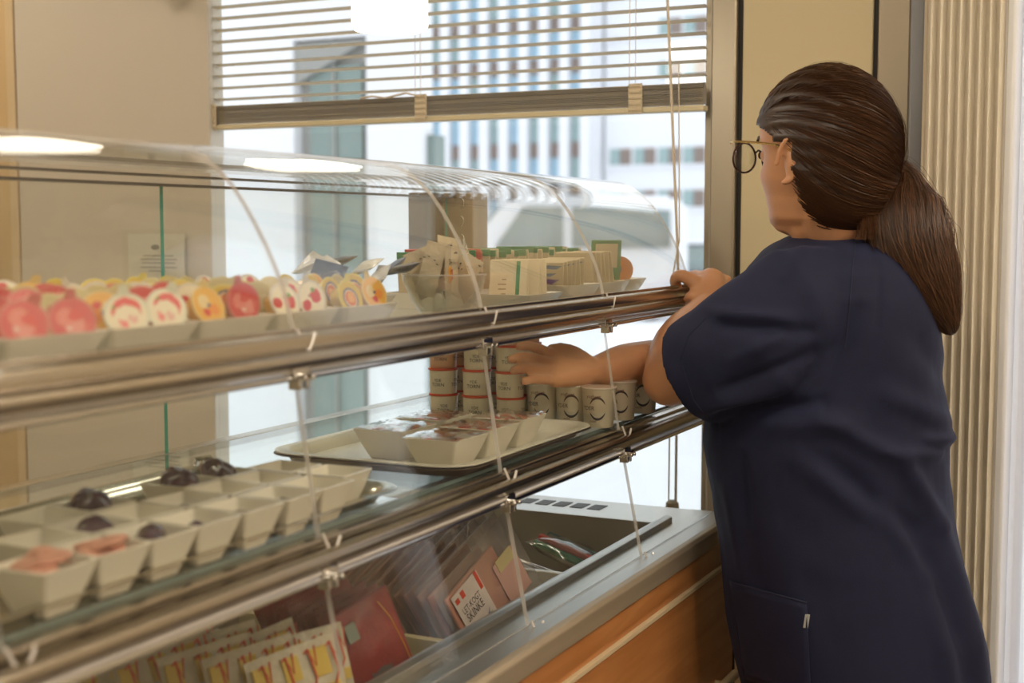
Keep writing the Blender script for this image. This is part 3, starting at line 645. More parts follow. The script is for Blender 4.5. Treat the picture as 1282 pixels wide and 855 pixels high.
SP = [(-.036,.000,.062,90,-14,.030,.072),(-.022,-.018,.060,15,-8,.034,.070),(-.004,-.008,.068,-20,10,.036,.075),(.012,-.022,.048,60,35,.034,.060),(.018,.010,.062,-60,18,.034,.070),(.036,.004,.062,10,42,.030,.085),(.030,-.016,.050,-30,30,.030,.060),(0,.022,.060,30,-20,.034,.070),(-.018,.022,.056,-50,-22,.034,.066),(.040,.018,.052,20,52,.028,.074)]
for k, (x,y,z_,rz,ry,w_,h_) in enumerate(SP):
    t_ = thing('paper_sachet', '', 'sachet', (1.60+x,.878+y,H-.115+z_), (R_(random.uniform(-12,12)),R_(ry),R_(rz)))
    t_['label'] = ['narrow kraft sachet upright at the left rim of the clear bowl','kraft sachet with an orange spot and red box print at bowl front','tallest kraft sachet standing at the middle of the clear bowl','brown sachet lying folded low at the front of the clear bowl','kraft sachet with orange and red spot behind the bowl centre','shiny foil ended sachet leaning right over the bowl rim','kraft sachet leaning right low inside the clear bowl','kraft sachet at the back of the clear bowl','kraft sachet leaning left at the back of the clear bowl','kraft sachet leaning far right behind the foil ended one'][k]
    pack_mb(w_,h_,.004,seed=40+k).build('packet', kraft if k != 5 else silverp, t_)
    pr = MB()
    for q in range(4): 
        px_, pz_ = random.uniform(-w_*.4,w_*.4), random.uniform(h_*.05,h_*.45); pr.box((px_,-.0031,pz_),(px_+.0030,.0031,pz_+.0010))
    pr.build('small_print', blackm, t_)
    if k in (1,4,6,5):
        MB().box((-.008,-.0042,-.016),(.005,.0042,.006)).build('orange_spot', spotm, t_, bevel=.002)
        q = MB(); a = .0065
        for (u0,v0,u1,v1) in ((-a,-a,a,-a+.0012),(-a,a-.0012,a,a),(-a,-a,-a+.0012,a),(a-.0012,-a,a,a)): q.box((u0+.001,-.0046,v0-.006),(u1+.001,.0046,v1-.006))
        q.build('red_box_print', redm, t_)
# dishes with tea bags
tea_dish = dish_mb(.125,.11,.030,.72).mesh('tea_dish', M['porcelain'])
for k, (x, y, lab) in enumerate(((1.775,.86,'low cream dish of kraft tea bags beside the clear bowl'),(1.915,.858,'cream dish holding the blue and white tea bags'),(2.045,.858,'cream dish under the green topped tea packet'),(2.165,.875,'last cream dish at the far end of the upper shelf'))):
    o = place_mesh(tea_dish, 'square_dish', (x,y,H-.1148), R_(random.uniform(-2,2)), lab, 'dish')
    if k == 0: o.scale = (1,1,.75)
teap = mat('tea_paper', (.66,.56,.38), .6, noise=.06, nscale=40, bump=.1, bscale=90)
def tea(x, y, z_, rz, lean, w_, h_, style, label, grp=None):
    t_ = thing('tea_bag', label, 'tea bag', (x,y,H+z_), (0, R_(lean), R_(rz)), grp)
    # envelope faces the near end (its broad side across X)
    MB().box((-.0016,-w_/2,-h_/2),(.0016,w_/2,h_/2)).build('envelope', teap, t_, bevel=.0012)
    b = MB()
    if style == 'green': b.box((-.0020,-w_*.30,-h_*.45),(.0020,-w_*.20,h_*.46)); b.build('green_stripe', greenp, t_)
    if style == 'greentop': b.box((-.0021,-w_*.5,h_*.38),(.0021,w_*.5,h_*.505)); b.build('green_band', greenp, t_)
    if style == 'redtop': b.box((-.0021,-w_*.5,h_*.30),(.0021,w_*.5,h_*.505)); b.build('red_band', mat('coral_print', (.62,.12,.09), .5) if 'cb_' not in globals() else cb_, t_)
    if style == 'blue':
        for q in range(3): b.add([(-.0021,-w_*.45+q*.008,h_*.38-.013*q),(-.0021,w_*.35,h_*.45-.018*q),(-.0021,w_*.40,h_*.33-.018*q),(-.0021,-w_*.30+q*.008,h_*.26-.013*q)], [(0,1,2,3)])
        b.build('blue_print', bluep, t_)
        MB().add([(-.0022,-w_*.4,-h_*.10),(-.0022,w_*.3,-h_*.05),(-.0022,w_*.3,-h_*.20),(-.0022,-w_*.2,-h_*.26)], [(0,1,2,3)]).build('violet_print', mat('violet_print', (.20,.10,.35), .5, noise=.1), t_)
    if style in ('green','blue','plain') :
        q = MB()
        for r_ in range(4): q.box((-.0020,w_*.05,-h_*.35+r_*.007),(-.0017,w_*.05+random.uniform(.006,.018),-h_*.35+r_*.007+.0016))
        q.build('small_print', mat('sepia_print', (.30,.22,.14), .6) if 'sep_' not in globals() else sep_, t_)
    return t_
cb_ = mat('coral_print', (.62,.12,.09), .5, noise=.05); sep_ = mat('sepia_print', (.30,.22,.14), .6, noise=.05)
for k, (x, st) in enumerate(((1.735,'green'),(1.748,'plain'),(1.775,'plain'),(1.790,'green'),(1.80,'green'))):
    tea(x, .848+.004*(k%2), -.073, random.uniform(12,30), random.uniform(12,20), .055, .060, st, ['kraft tea bag with green stripe, nearest the clear bowl','plain kraft tea bag second from the clear bowl','plain kraft tea bag in the middle of the low dish','green striped tea bag fourth in the low dish','green striped tea bag last in the low dish'][k])
for k in range(6):
    tea(1.862+.016*k, .850, -.071+.001*k, 25+random.uniform(-5,5), -34, .058, .052, 'blue', f'blue and white print tea bag leaning back, {ORD[k]} in its dish from the near side')
for k in range(6):
    tea(1.985+.017*k, .852, -.064, 12+random.uniform(-6,6), -22+random.uniform(-4,3), .058, .060, 'plain', f'plain kraft tea bag, {ORD[k]} in the dish before the green packet')
gp = thing('tea_packet', 'tall green edged tea packet standing at the end of the row', 'tea packet', (2.098,.846,H-.058), (0,R_(-8),R_(38)))
MB().box((-.002,-.026,-.040),(.002,.026,.040)).build('envelope', greenp, gp, bevel=.002)
MB().box((-.0026,-.019,-.006),(-.0018,.019,.034)).build('cream_window', teap, gp, bevel=.001)
op = thing('orange_packet', 'orange packet with a blue spot behind the green edged packet', 'tea packet', (2.165,.848,H-.070), (0,R_(-10),R_(30)))
MB().lathe([(.024,-.001),(.024,.001)], 24, M=Matrix.Rotation(PI/2,4,'Y')).build('packet', mat('orange_foil', (.66,.20,.04), .4, noise=.1), op)
MB().lathe([(.008,-.0016),(.008,.0016)], 16, M=Matrix.Translation((0,.004,.002)) @ Matrix.Rotation(PI/2,4,'Y')).build('blue_spot', bluep, op)
# rear row of upright tea bags with green and red tops
NTH = ORD + ['tenth','eleventh','twelfth','thirteenth','fourteenth','fifteenth','sixteenth','seventeenth','eighteenth','nineteenth','twentieth'] + ['twenty-'+w for w in ORD] + ['thirtieth']
rear = mat('clear_rack', (.7,.66,.55), .3, noise=.05, alpha=.5)
for k in range(30):
    x = 1.72 + .018*k
    st = 'redtop' if k in (1,2,4,5,7,8) else ('greentop' if k % 3 != 2 else 'plain')
    tea(x, .985+random.uniform(-.004,.004), -.071+random.uniform(-.003,.003), 18+random.uniform(-3,3), -12+random.uniform(-3,3), .062, .078, st, {'redtop':'red topped','greentop':'green topped','plain':'plain'}[st] + f' tea bag, {NTH[k]} of the rear row counted from the clear bowl', {'redtop':'red topped tea bags in the rear row','greentop':'green topped tea bags in the rear row','plain':'plain tea bags in the rear row'}[st])
tray_r = MB().box((1.69,.945,H-.1148),(2.275,1.03,H-.112)).box((1.69,.945,H-.112),(2.275,.948,H-.092)).box((1.69,1.027,H-.112),(2.275,1.03,H-.092)).box((1.69,.948,H-.112),(1.693,1.027,H-.092)).box((2.272,.948,H-.112),(2.275,1.027,H-.092)).build('tea_tray', M['porcelain'])
tag(tray_r, 'long cream tray holding the rear row of tea bags', 'tray')

# --- middle tier
def tray_mb(wx, wy, h, r, lip=.010, th=.0015):
    def rr(sx, sy, rad, z):
        pts = []
        for cx_, cy_, a0 in ((1,1,0),(-1,1,PI/2),(-1,-1,PI),(1,-1,3*PI/2)):
            for k in range(7):
                a = a0+PI/2*k/6; pts.append((cx_*(sx-rad)+rad*math.cos(a), cy_*(sy-rad)+rad*math.sin(a), z))
        return pts
    a, b = wx/2, wy/2
    return MB().loft([rr(a-.022,b-.022,r*.6,0), rr(a-lip-.004,b-lip-.004,r*.8,h*.75), rr(a-lip,b-lip,r*.85,h), rr(a,b,r,h), rr(a,b,r,h+th), rr(a-lip,b-lip,r*.85,h+th), rr(a-lip-.006,b-lip-.006,r*.8,h*.7), rr(a-.026,b-.026,r*.6,th)], smooth=False)
t1 = thing('steel_tray', 'long polished steel tray carrying rows of small square bowls', 'tray', (.925,.905,H-.2983))
tray_mb(.74,.305,.014,.045).build('pan', M['tray'], t1)
MB().tube([(.352,.135,.014),(.362,.142,.022),(.372,.130,.024),(.37,.118,.016)], .003, 8).build('handle_loop', M['chrome'], t1)
bowl_me = dish_mb(.0605,.0605,.0385,.58).mesh('bowl', M['porcelain'])
plum = mat('dark_plum', (.055,.022,.040), .22, 0, .5, noise=.35, nscale=60, bump=.12, bscale=60, coat=.3)
ham = mat('pink_ham', (.68,.34,.25), .4, noise=.2, nscale=60, bump=.15, bscale=80); herb = mat('brown_herb', (.16,.09,.03), .7, noise=.5, nscale=200, bump=.5, bscale=300)
dark = mat('dark_spread', (.035,.018,.018), .35, noise=.4, nscale=100, bump=.3, bscale=150)
def lump(rx, ry, rz_, seed, bumpy=.12):
    rnd = random.Random(seed); ph = [rnd.uniform(0,6) for _ in range(6)]; mb = MB(); rings = []
    nu, nv = 16, 10
    for i in range(nv+1):
        th = PI*i/nv; ring = []
        for j in range(nu):
            f = 2*PI*j/nu; k = 1 + bumpy*(math.sin(2*f+ph[0])*math.sin(2*th+ph[1]) + .6*math.sin(3*f+ph[2])*math.sin(3*th+ph[3]))
            ring.append((rx*k*math.sin(th)*math.cos(f), ry*k*math.sin(th)*math.sin(f), -rz_*k*math.cos(th)))
        rings.append(ring)
    return mb.loft(rings, caps=False)
cols = [.712,.773,.835,.8955,.9565,1.0205,1.0845,1.146]
cells = {(1,0):'ham',(2,0):'ham',(3,0):'plum',(4,0):'plum small',(5,0):'herb',(6,0):'dark',(7,0):None,
         (2,1):None,(3,1):'plum',(4,1):None,(5,1):'dark',(6,1):None,(7,1):None,
         (3,2):None,(4,2):'plum big',(6,2):'plum big',(7,2):'plum big'}
rown = {0:'front',1:'middle',2:'rear'}
ZT = H-.2966
for (ci, ri), cont in cells.items():
    x = cols[ci] + (.008 if ri == 2 else 0); y = (.780,.845,.910)[ri] + random.uniform(-.001,.001)
    what = {None:'empty','ham':'holding pink slices','plum':'with a dark purple plum','plum small':'with a small dark plum piece','herb':'with brown crumbs','dark':'with a dark spread','plum big':'heaped with dark purple plums'}[cont]
    place_mesh(bowl_me, 'square_bowl', (x,y,ZT), R_(random.uniform(-3,3)), f'cream square bowl {what}, {ORD[ci]} from the near end, {rown[ri]} row', 'bowl')
    if cont and cont.startswith('plum'):
        nn = {'plum':2,'plum small':1,'plum big':3}[cont]
        for q in range(nn):
            s_ = .78 if cont == 'plum small' else 1.0
            o = lump(.0185*s_,.0140*s_,.0140*s_, ci*10+ri+q).build('dark_plum', plum, None, (x+(-.008,.009,.0)[q], y+(-.006,.006,.009)[q], ZT+(.028,.030,.034)[q]+(.004 if cont=='plum big' else -.002)), (0,0,random.uniform(0,3)))
            tag(o, f'{["nearer","farther","topmost"][q]} dark purple plum in the {ORD[ci]} bowl from the near end, {rown[ri]} row', 'plum', f'plums in bowl {ORD[ci]} of the {rown[ri]} row')
    elif cont == 'ham':
        for q in range(3):
            o = lump(.0215,.018,.005, ci*7+ri+q, .3).build('ham_slice', ham, None, (x+random.uniform(-.004,.004), y+random.uniform(-.004,.004), ZT+.030+.005*q), (random.uniform(-.3,.3),random.uniform(-.3,.3),random.uniform(0,3)))
            tag(o, f'{["lowest","middle","topmost"][q]} folded pink ham slice in the {ORD[ci]} bowl from the near end, {rown[ri]} row', 'ham slice', f'ham slices in bowl {ORD[ci]} of the {rown[ri]} row')
    elif cont in ('herb','dark'):
        o = lump(.021,.021,.008, ci, .1).build('brown_crumbs' if cont=='herb' else 'dark_spread', herb if cont=='herb' else dark, None, (x,y,ZT+.024)); o['kind'] = 'stuff'
        tag(o, f'{"brown crumbs" if cont=="herb" else "dark spread"} filling the {ORD[ci]} bowl from the near end, {rown[ri]} row', 'crumbs' if cont=='herb' else 'spread')
place_mesh(bowl_me, 'square_bowl', (1.212,.800,ZT), R_(1), 'empty cream square bowl at the far end of the steel tray', 'bowl')
place_mesh(bowl_me, 'square_bowl', (1.212,.865,ZT), R_(-2), 'empty cream square bowl behind the far end one', 'bowl')
# second tray with wrapped bowls
t2 = thing('cream_tray', 'cream rounded tray with dark underside carrying five wrapped bowls', 'tray', (1.618,.893,H-.2983))
tray_mb(.43,.295,.014,.05,.012).build('pan', M['tray_cream'], t2)
MB().lathe([(0,0)],3) if False else None
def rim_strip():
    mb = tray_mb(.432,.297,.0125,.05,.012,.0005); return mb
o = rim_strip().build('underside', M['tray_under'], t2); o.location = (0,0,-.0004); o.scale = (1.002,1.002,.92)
wb_me = dish_mb(.088,.078,.040,.62).mesh('wrapped_bowl', M['porcelain'])
film = glassmat('cling_film', (.92,.92,.92), rough=.12, haze=.15, gain=2.2)
tom = mat('tomato_red', (.60,.05,.02), .25, noise=.2, coat=.4); salad = mat('beige_filling', (.55,.40,.28), .5, noise=.3, nscale=90, bump=.3, bscale=150)
darkred = mat('dark_meat', (.22,.05,.04), .35, noise=.4, nscale=80, bump=.2, bscale=120)
WB = [(1.475,.808,'front near'),(1.575,.812,'front middle'),(1.672,.816,'front far'),(1.515,.905,'rear near'),(1.625,.908,'rear far')]
for k, (x,y,nm) in enumerate(WB):
    t_ = thing('wrapped_bowl', f'square cream bowl under shiny film on the cream tray, {nm} one', 'bowl', (x,y,ZT), (0,0,R_(random.uniform(-4,4))))
    o = bpy.data.objects.new('bowl', wb_me); C.objects.link(o); o.parent = t_
    g = MB(); N = 12; vs = []
    rnd = random.Random(k)
    for i in range(N+1):
        for j in range(N+1):
            u, v = i/N*2-1, j/N*2-1; vs.append((u*.0435, v*.0385, .0412 + rnd.uniform(-.0012,.0012) + .003*(1-u*u)*(1-v*v)))
    g.add(vs, [(i*(N+1)+j,(i+1)*(N+1)+j,(i+1)*(N+1)+j+1,i*(N+1)+j+1) for i in range(N) for j in range(N)], 0, False)
    g.build('cling_film', film, t_)
    o = lump(.034,.030,.013,k,.1).build('filling', darkred if k in (0,3) else salad, None, (x,y,ZT+.0255)); o['kind'] = 'stuff'; tag(o, f'{"dark red meat" if k in (0,3) else "beige filling"} inside the {nm} wrapped bowl', 'filling')
    for q in range(4 if k in (1,4,3,2) else 2):
        o = lump(.009,.006,.0045,k*5+q,.2).build('tomato_piece', tom, None, (x+(-.018,.018)[q%2]+random.uniform(-.004,.004), y+(.012,-.012)[q//2]+random.uniform(-.004,.004), ZT+.0365), (0,0,random.uniform(0,3)))
        tag(o, f'small red tomato piece under film, {["near left","near right","far left","far right"][q]} in the {nm} wrapped bowl', 'tomato', f'tomato pieces in the {nm} wrapped bowl')
# yogurt cups
cupw = mat('cup_white', (.74,.66,.50), .35, noise=.03); cupp = mat('cup_peach', (.72,.44,.27), .35, noise=.03); lidr = mat('cup_lid_red', (.62,.10,.04), .35, noise=.05); lidp = mat('cup_lid_foil', (.74,.66,.56), .25, .3, noise=.1)
def wrapped_text(txt, size, r, zc, ang, mb, mi=0, sx=1.0):
    vs, fs = text_mesh(txt, size)
    out = []
    for v in vs: a = ang + v.x*sx/r; out.append((r*math.cos(a), r*math.sin(a), zc + v.y))
    mb.add(out, fs, mi)
def small_cup(peach):
    t_ = thing('dessert_cup', '', 'cup')
    MB().lathe([(.0205,0),(.0212,.001),(.0222,.036),(.0222,.037)], 26).build('tub', cupp if peach else cupw, t_)
    MB().lathe([(.0238,.0368),(.0242,.0378),(.0240,.0396),(.0232,.0402)], 26).build('lid', lidr, t_)
    b = MB()
    for a0 in (PI+.25, PI+1.75, PI-1.3): wrapped_text('YDE', .0066, .0223, .0215, a0, b); wrapped_text('TORN', .0078, .0222, .0145, a0, b)
    b.build('lettering', blackm, t_); return t_
scw = small_cup(False); scp = small_cup(True); first = {False: True, True: True}
colY = [1.03,.972,.914]
for ri, xx in enumerate((1.875,1.932)):
    for ci, yy in enumerate(colY):
        for lv in range(4):
            pe = (lv >= 2 and ci == 0) or (lv == 3)
            src = scp if pe else scw
            lab = f"small {'peach' if pe else 'white'} dessert cup with red lid, {['bottom','second','third','top'][lv]} of the {['leftmost','middle','rightmost'][ci]} {'front' if ri==0 else 'hidden back'} stack"
            loc = (xx+random.uniform(-.002,.002), yy+random.uniform(-.002,.002), H-.2985+.0403*lv); rot = (0,0,random.uniform(-.25,.25))
            if first[pe]: src.location = loc; src.rotation_euler = rot; src['label'] = lab; src['group'] = 'small dessert cups in stacks'; first[pe] = False
            else: dup(src, loc, rot, lab, 'small dessert cups in stacks')
def big_cup():
    t_ = thing('yogurt_cup', '', 'cup')
    MB().lathe([(.0215,0),(.0225,.001),(.0258,.058),(.0262,.0585)], 30).build('tub', cupw, t_)
    MB().lathe([(.0275,.0583),(.0278,.0595),(.0274,.0608),(.026,.0610)], 30).build('lid', lidp, t_)
    b = MB(); rr = lambda z_: .0225+.0033*(z_-.001)/.057+.00035
    zc, a0, R0 = .030, PI+.35, .0150
    for (s0, s1) in ((.35,PI-.35),(PI+.35,2*PI-.35)):
        vs = []; n = 14
        for k in range(n+1):
            s_ = s0+(s1-s0)*k/n; wdt = .0022*math.sin(PI*k/n)**.6+.0003
            for r_ in (R0-wdt, R0+wdt*.3):
                z_ = zc+r_*1.15*math.sin(s_); a = a0 + r_*.85*math.cos(s_)/rr(z_); vs.append((rr(z_)*math.cos(a), rr(z_)*math.sin(a), z_))
        b.add(vs, [(2*k,2*k+1,2*k+3,2*k+2) for k in range(n)])
    wrapped_text('YDER', .0085, rr(.03), .030, a0-.62, b); 
    b.build('ring_logo', blackm, t_)
    b = MB(); wrapped_text('yoghurt', .0075, rr(.047), .048, a0-.25, b); wrapped_text('mild', .006, rr(.012), .0105, a0-.3, b); b.build('lettering', mat('brown_red_print', (.22,.07,.04), .5, noise=.1), t_)
    return t_
bc0 = None
for k, (x,y,lab) in enumerate(((1.905,.872,'white yogurt cup with black ring logo, beside the small stacks'),(1.905,.822,'white yogurt cup with ring logo, second from the small stacks'),(1.895,.774,'white yogurt cup nearest the front glass, before the glass seam'),(1.985,.775,'white yogurt cup with dark ring logo just beyond the glass seam'),(2.075,.772,'white yogurt cup farthest right beside the elbow'),(1.965,.875,'white yogurt cup in the rear row under the reaching hand'),(1.965,.828,'white yogurt cup in the rear row under the wrist'),(2.03,.83,'white yogurt cup in the rear row under the forearm'))):
    if bc0 is None: bc0 = big_cup(); bc0.location = (x,y,H-.2985); bc0['label'] = lab; bc0['group'] = 'yogurt cups with ring logo'
    else: dup(bc0, (x,y,H-.2985), (0,0,random.uniform(-.3,.3)), lab, 'yogurt cups with ring logo')

# --- well: packs
redf = mat('dark_red_foil', (.22,.008,.016), .26, 0, .6, noise=.3, nscale=30, bump=.35, bscale=60, coat=.3)
tealp = mat('grey_teal_label', (.26,.30,.26), .5, noise=.2)
def rowpos(a, b, k, n): return [a[i] + (b[i]-a[i])*k/(n-1) for i in range(3)]
n = 9
for k in range(n):
    x,y,z_ = rowpos((1.312,.812,-.478),(1.405,.990,-.500),k,n)
    t_ = thing('red_pack', '', 'pack', (x+random.uniform(-.004,.004),y,H+z_), (R_(-14+random.uniform(-4,4)), R_(-20+random.uniform(-5,5)), R_(-20+random.uniform(-5,5))))
    t_['label'] = 'frontmost dark red foil pack with a small grey label in the well' if k == 0 else f'dark red foil pack, {ORD[k]} in the row behind the labelled front one'
    pack_mb(.088,.108,.012,seed=80+k).build('foil', redf, t_)
    q = MB(); 
    for j in range(22): q.box((-.043+.004*j,-.0009,.0525),(-.041+.004*j,.0009,.056))
    q.build('crimped_edge', redf, t_)
    if k == 0:
        MB().box((-.034,-.0066,.018),(-.018,-.0046,.040)).build('grey_label', tealp, t_, bevel=.0008); MB().box((-.02,-.0058,-.036),(.010,-.0042,-.024)).build('dark_print', blackm, t_)
        MB().tube([(.020,-.0075,.045),(.030,-.0065,.020),(.036,-.005,-.02),(.038,-.004,-.045)], .0006, 5).build('gold_line', spotm, t_)
yelf = mat('clear_yellow_pack', (.66,.60,.46), .25, 0, .6, noise=.25, nscale=60, bump=.3, bscale=80, alpha=.85)
yl = mat('yellow_print', (.62,.44,.08), .5, noise=.1); dgr = mat('dark_green_print', (.08,.12,.11), .4, noise=.2)
n = 9
for k in range(n):
    x,y,z_ = rowpos((1.165,.800,-.482),(1.095,.975,-.482),k,n)
    t_ = thing('yellow_pack', '', 'pack', (x+.05*(k%2)-.02,y,H+z_), (R_(-12+random.uniform(-4,4)), R_(-8+random.uniform(-5,5)), R_(-34+random.uniform(-7,7))))
    t_['label'] = f'clear pack with yellow and red print, {ORD[k]} from the front glass' 
    pack_mb(.100,.098,.010,seed=100+k).build('wrapper', yelf, t_)
    b = MB()
    for q in range(3): b.box((-.045+.032*q,-.0068,.010+.004*(q%2)),(-.027+.032*q,-.0035,.040))
    b.box((-.048,-.0062,-.012),(.048,-.0042,.000)); b.build('yellow_print', yl, t_)
    b = MB()
    for q in range(4):
        u = -.038+.025*q; b.tube([(u,-.0070,.038),(u+.005,-.0072,.042),(u+.007,-.0076,.010),(u-.004,-.0076,-.010),(u+.006,-.0070,-.030)], .0012, 5); b.tube([(u+.004,-.0070,.040),(u+.010,-.0072,.022),(u+.013,-.0068,.043)], .0011, 5)
    b.build('red_scribble', redm, t_)
    MB().box((-.036,-.0066,-.014),(-.016,-.005,.006)).build('dark_print', dgr, t_, bevel=.001)
hamf = glassmat('pack_film', (.93,.90,.88), rough=.08, haze=.09, gain=1.5)
hams = mat('sliced_ham', (.50,.24,.17), .4, noise=.25, nscale=50, bump=.1)
n = 13
for k in range(n):
    x,y,z_ = rowpos((1.600,.812,-.482),(1.650,1.060,-.500),k,n)
    t_ = thing('ham_pack', '', 'pack', (x+random.uniform(-.003,.003),y,H+z_), (R_(-16+random.uniform(-3,3)), R_(-24+random.uniform(-3,3)), R_(-8+random.uniform(-3,3))))
    t_['label'] = 'frontmost clear ham pack, its printed label reading SKINKE' if k == 0 else f'clear pack of pink ham slices, {ORD[k] if k < 9 else ["tenth","eleventh","twelfth","thirteenth"][k-9]} behind the printed front glass'
    t_['label'] = t_['label'].replace('behind the printed front glass', 'in the row from the front glass')
    MB().box((-.084,-.0026,-.052),(.040,.0026,.042)).build('slices', hams, t_, bevel=.0022)
    pack_mb(.190,.120,.009,seed=130+k).build('film', hamf, t_)
    MB().box((-.076,-.0052,-.048),(-.012,-.0045,.038)).build('label_card', mat('ham_label', (.62,.54,.50), .45, noise=.1, nscale=60) if k == 0 else lab_, t_) if k in (0,) else None
    if k == 0:
        lab_ = None
        b = MB(); 
        for txt, sz, zc in (('LET-KOGT', .0125, .010), ('SKINKE', .0165, -.002)):
            vs, fs = text_mesh(txt, sz); b.add([(v.x*.74-.047, -.0056, v.y+zc) for v in vs], fs)
        b.build('lettering', blackm, t_)
        b = MB(); vs, fs = text_mesh('0%', .012); b.add([(v.x-.026,-.0056,v.y-.026) for v in vs], fs); b.build('green_zero', mat('green_ink', (.05,.20,.06), .5, noise=.05), t_)
        MB().box((-.072,-.0057,.024),(-.064,-.0050,.031)).box((-.058,-.0057,.024),(-.050,-.0050,.034)).box((-.020,-.0057,.012),(-.014,-.0050,.038)).build('red_print', redm, t_)
        vs = []
        for q in range(15): a = PI + .2 + (PI-.5)*q/14; w_ = .0035*math.sin(PI*q/14); vs += [(-.046+.026*math.cos(a),-.0058,-.008+.016*math.sin(a)),(-.046+.026*math.cos(a),-.0058,-.008-w_+.016*math.sin(a))]
        MB().add(vs, [(2*q,2*q+1,2*q+3,2*q+2) for q in range(14)]).build('blue_swoosh', mat('navy_print', (.06,.06,.22), .4, noise=.05), t_)
        b = MB()
        for q in range(6): b.box((-.070,-.0056,-.030-.0028*q),(-.045+.004*(q%3),-.0051,-.0292-.0028*q))
        b.box((-.030,-.0058,-.044),(-.016,-.0051,-.034)); b.build('fine_print', mat('faint_print', (.28,.24,.30), .5, noise=.1), t_)
        b = MB(); vs, fs = text_mesh('SPAR', .016)
        MB().box((.018,-.0050,-.045),(.072,-.0044,.020)).build('pink_panel', mat('pink_panel', (.50,.30,.26), .5, noise=.15), t_)
        MB().box((.026,-.0056,.004),(.066,-.0050,.022)).build('yellow_panel', mat('pale_yellow', (.50,.42,.22), .5, noise=.1), t_)
# dark packs behind
dk = mat('dark_green_foil', (.03,.05,.04), .25, noise=.3, bump=.2, bscale=90, coat=.3)
for k in range(4):
    t_ = thing('dark_pack', '', 'pack', (1.90-.035*k,1.045-.010*k,H-.485), (R_(-10),R_(-14+4*k),R_(-14+6*k)))
    t_['label'] = ['dark green pack with a red band in the well, farthest right','dark green pack with a red band, second from the right','dark green pack with a red band, third from the right','dark green pack with a red band, nearest the ham packs'][k]
    pack_mb(.085,.09,.012,seed=200+k).build('foil', dk, t_); MB().box((-.040,-.0075,.010),(.036,-.004,.030)).build('red_band', redm, t_, bevel=.002)
whites = mat('white_pack_paper', (.62,.60,.60), .4, noise=.1, bump=.2, bscale=80)
o = pack_mb(.11,.05,.012,seed=222).build('white_pack', whites, None, (1.76,1.0,H-.452), (R_(-30),R_(-8),R_(-10))); tag(o, 'white crimped pack lying on top of the ham packs', 'pack')
# wrapped sticks lying in the well
for k, (x, y, z_, rz, lab) in enumerate(((2.075,.900,-.545,-108,'film wrapped bundle of green and red sticks lying in the empty well'),)):
    t_ = thing('wrapped_bundle', lab, 'pack', (x,y,H+z_), (0,R_(10),R_(rz)))
    for q, c_ in enumerate((greenp, redm, whites, dgr, whites)):
        MB().tube([(-.058,-.022+.011*q,.009*(q%2)),(.058,-.020+.010*q,.009*(q%2))], .0068, 8).build('stick', c_, t_)
    pack_mb(.145,.070,.036,seed=240).build('film', film, t_, rot=(PI/2,0,0))
for k, (p0, p1, p2) in enumerate((((1.86,.96,-.55),(1.90,.90,-.53),(1.93,.84,-.56)),((1.82,.93,-.53),(1.88,.90,-.515),(1.90,.82,-.54)),((1.92,1.0,-.56),(1.95,.93,-.54),(1.99,.88,-.57)))):
    o = MB().tube([(a,b_,H+c_) for a,b_,c_ in (p0,p1,p2)], .0022, 6).build('twisted_film_strip', film); tag(o, ['thin twisted film strip nearest the divider in the well','thin twisted film strip lying over the divider','thin twisted film strip farthest into the empty well'][k], 'wrapper')

# ================================================================= PERSON
from mathutils.bvhtree import BVHTree
PX0, PD0 = .505, 2.05
psn = thing('person', 'person in navy short sleeved scrub top with ponytail and glasses, leaning at the counter', 'person', (0,0,0), (0,0,R_(25.9-90)))
Rv = Vector((math.sin(R_(25.9)), -math.cos(R_(25.9)), 0)); Fv = Vector((math.cos(R_(25.9)), math.sin(R_(25.9)), 0))
psn.location = Rv*PX0 + Fv*PD0
def L(x, y, d):            # body landmark: sideways and height read at distance d from the eye, in the person's own frame
    cp, sp_ = math.cos(pitch), math.sin(pitch); a, b = (x-641)/1700.0, -(y-427.5)/1700.0
    t = d/(cp + b*sp_)
    return Vector((a*t-PX0, d-PD0, H + t*(b*cp - sp_)))
def remesh(mb, name, mats, parent, vox, smooth=4, fn=None, fac=.5):
    tmp = mb.build('tmp', M['black']); md = tmp.modifiers.new('r','REMESH'); md.mode = 'VOXEL'; md.voxel_size = vox; md.use_smooth_shade = True
    if smooth: m2 = tmp.modifiers.new('s','SMOOTH'); m2.iterations = smooth; m2.factor = fac
    bpy.context.view_layer.update(); dg = bpy.context.evaluated_depsgraph_get()
    me = bpy.data.meshes.new_from_object(tmp.evaluated_get(dg)); bpy.data.objects.remove(tmp)
    me.materials.clear()
    for m in mats: me.materials.append(m)
    for p in me.polygons: p.use_smooth = True; p.material_index = 0
    if fn:
        nn = [v.normal.copy() for v in me.vertices]
        for v, n_ in zip(me.vertices, nn): v.co += n_*fn(v.co, n_)
    me.update(); o = bpy.data.objects.new(name, me); C.objects.link(o); o.parent = parent
    return o
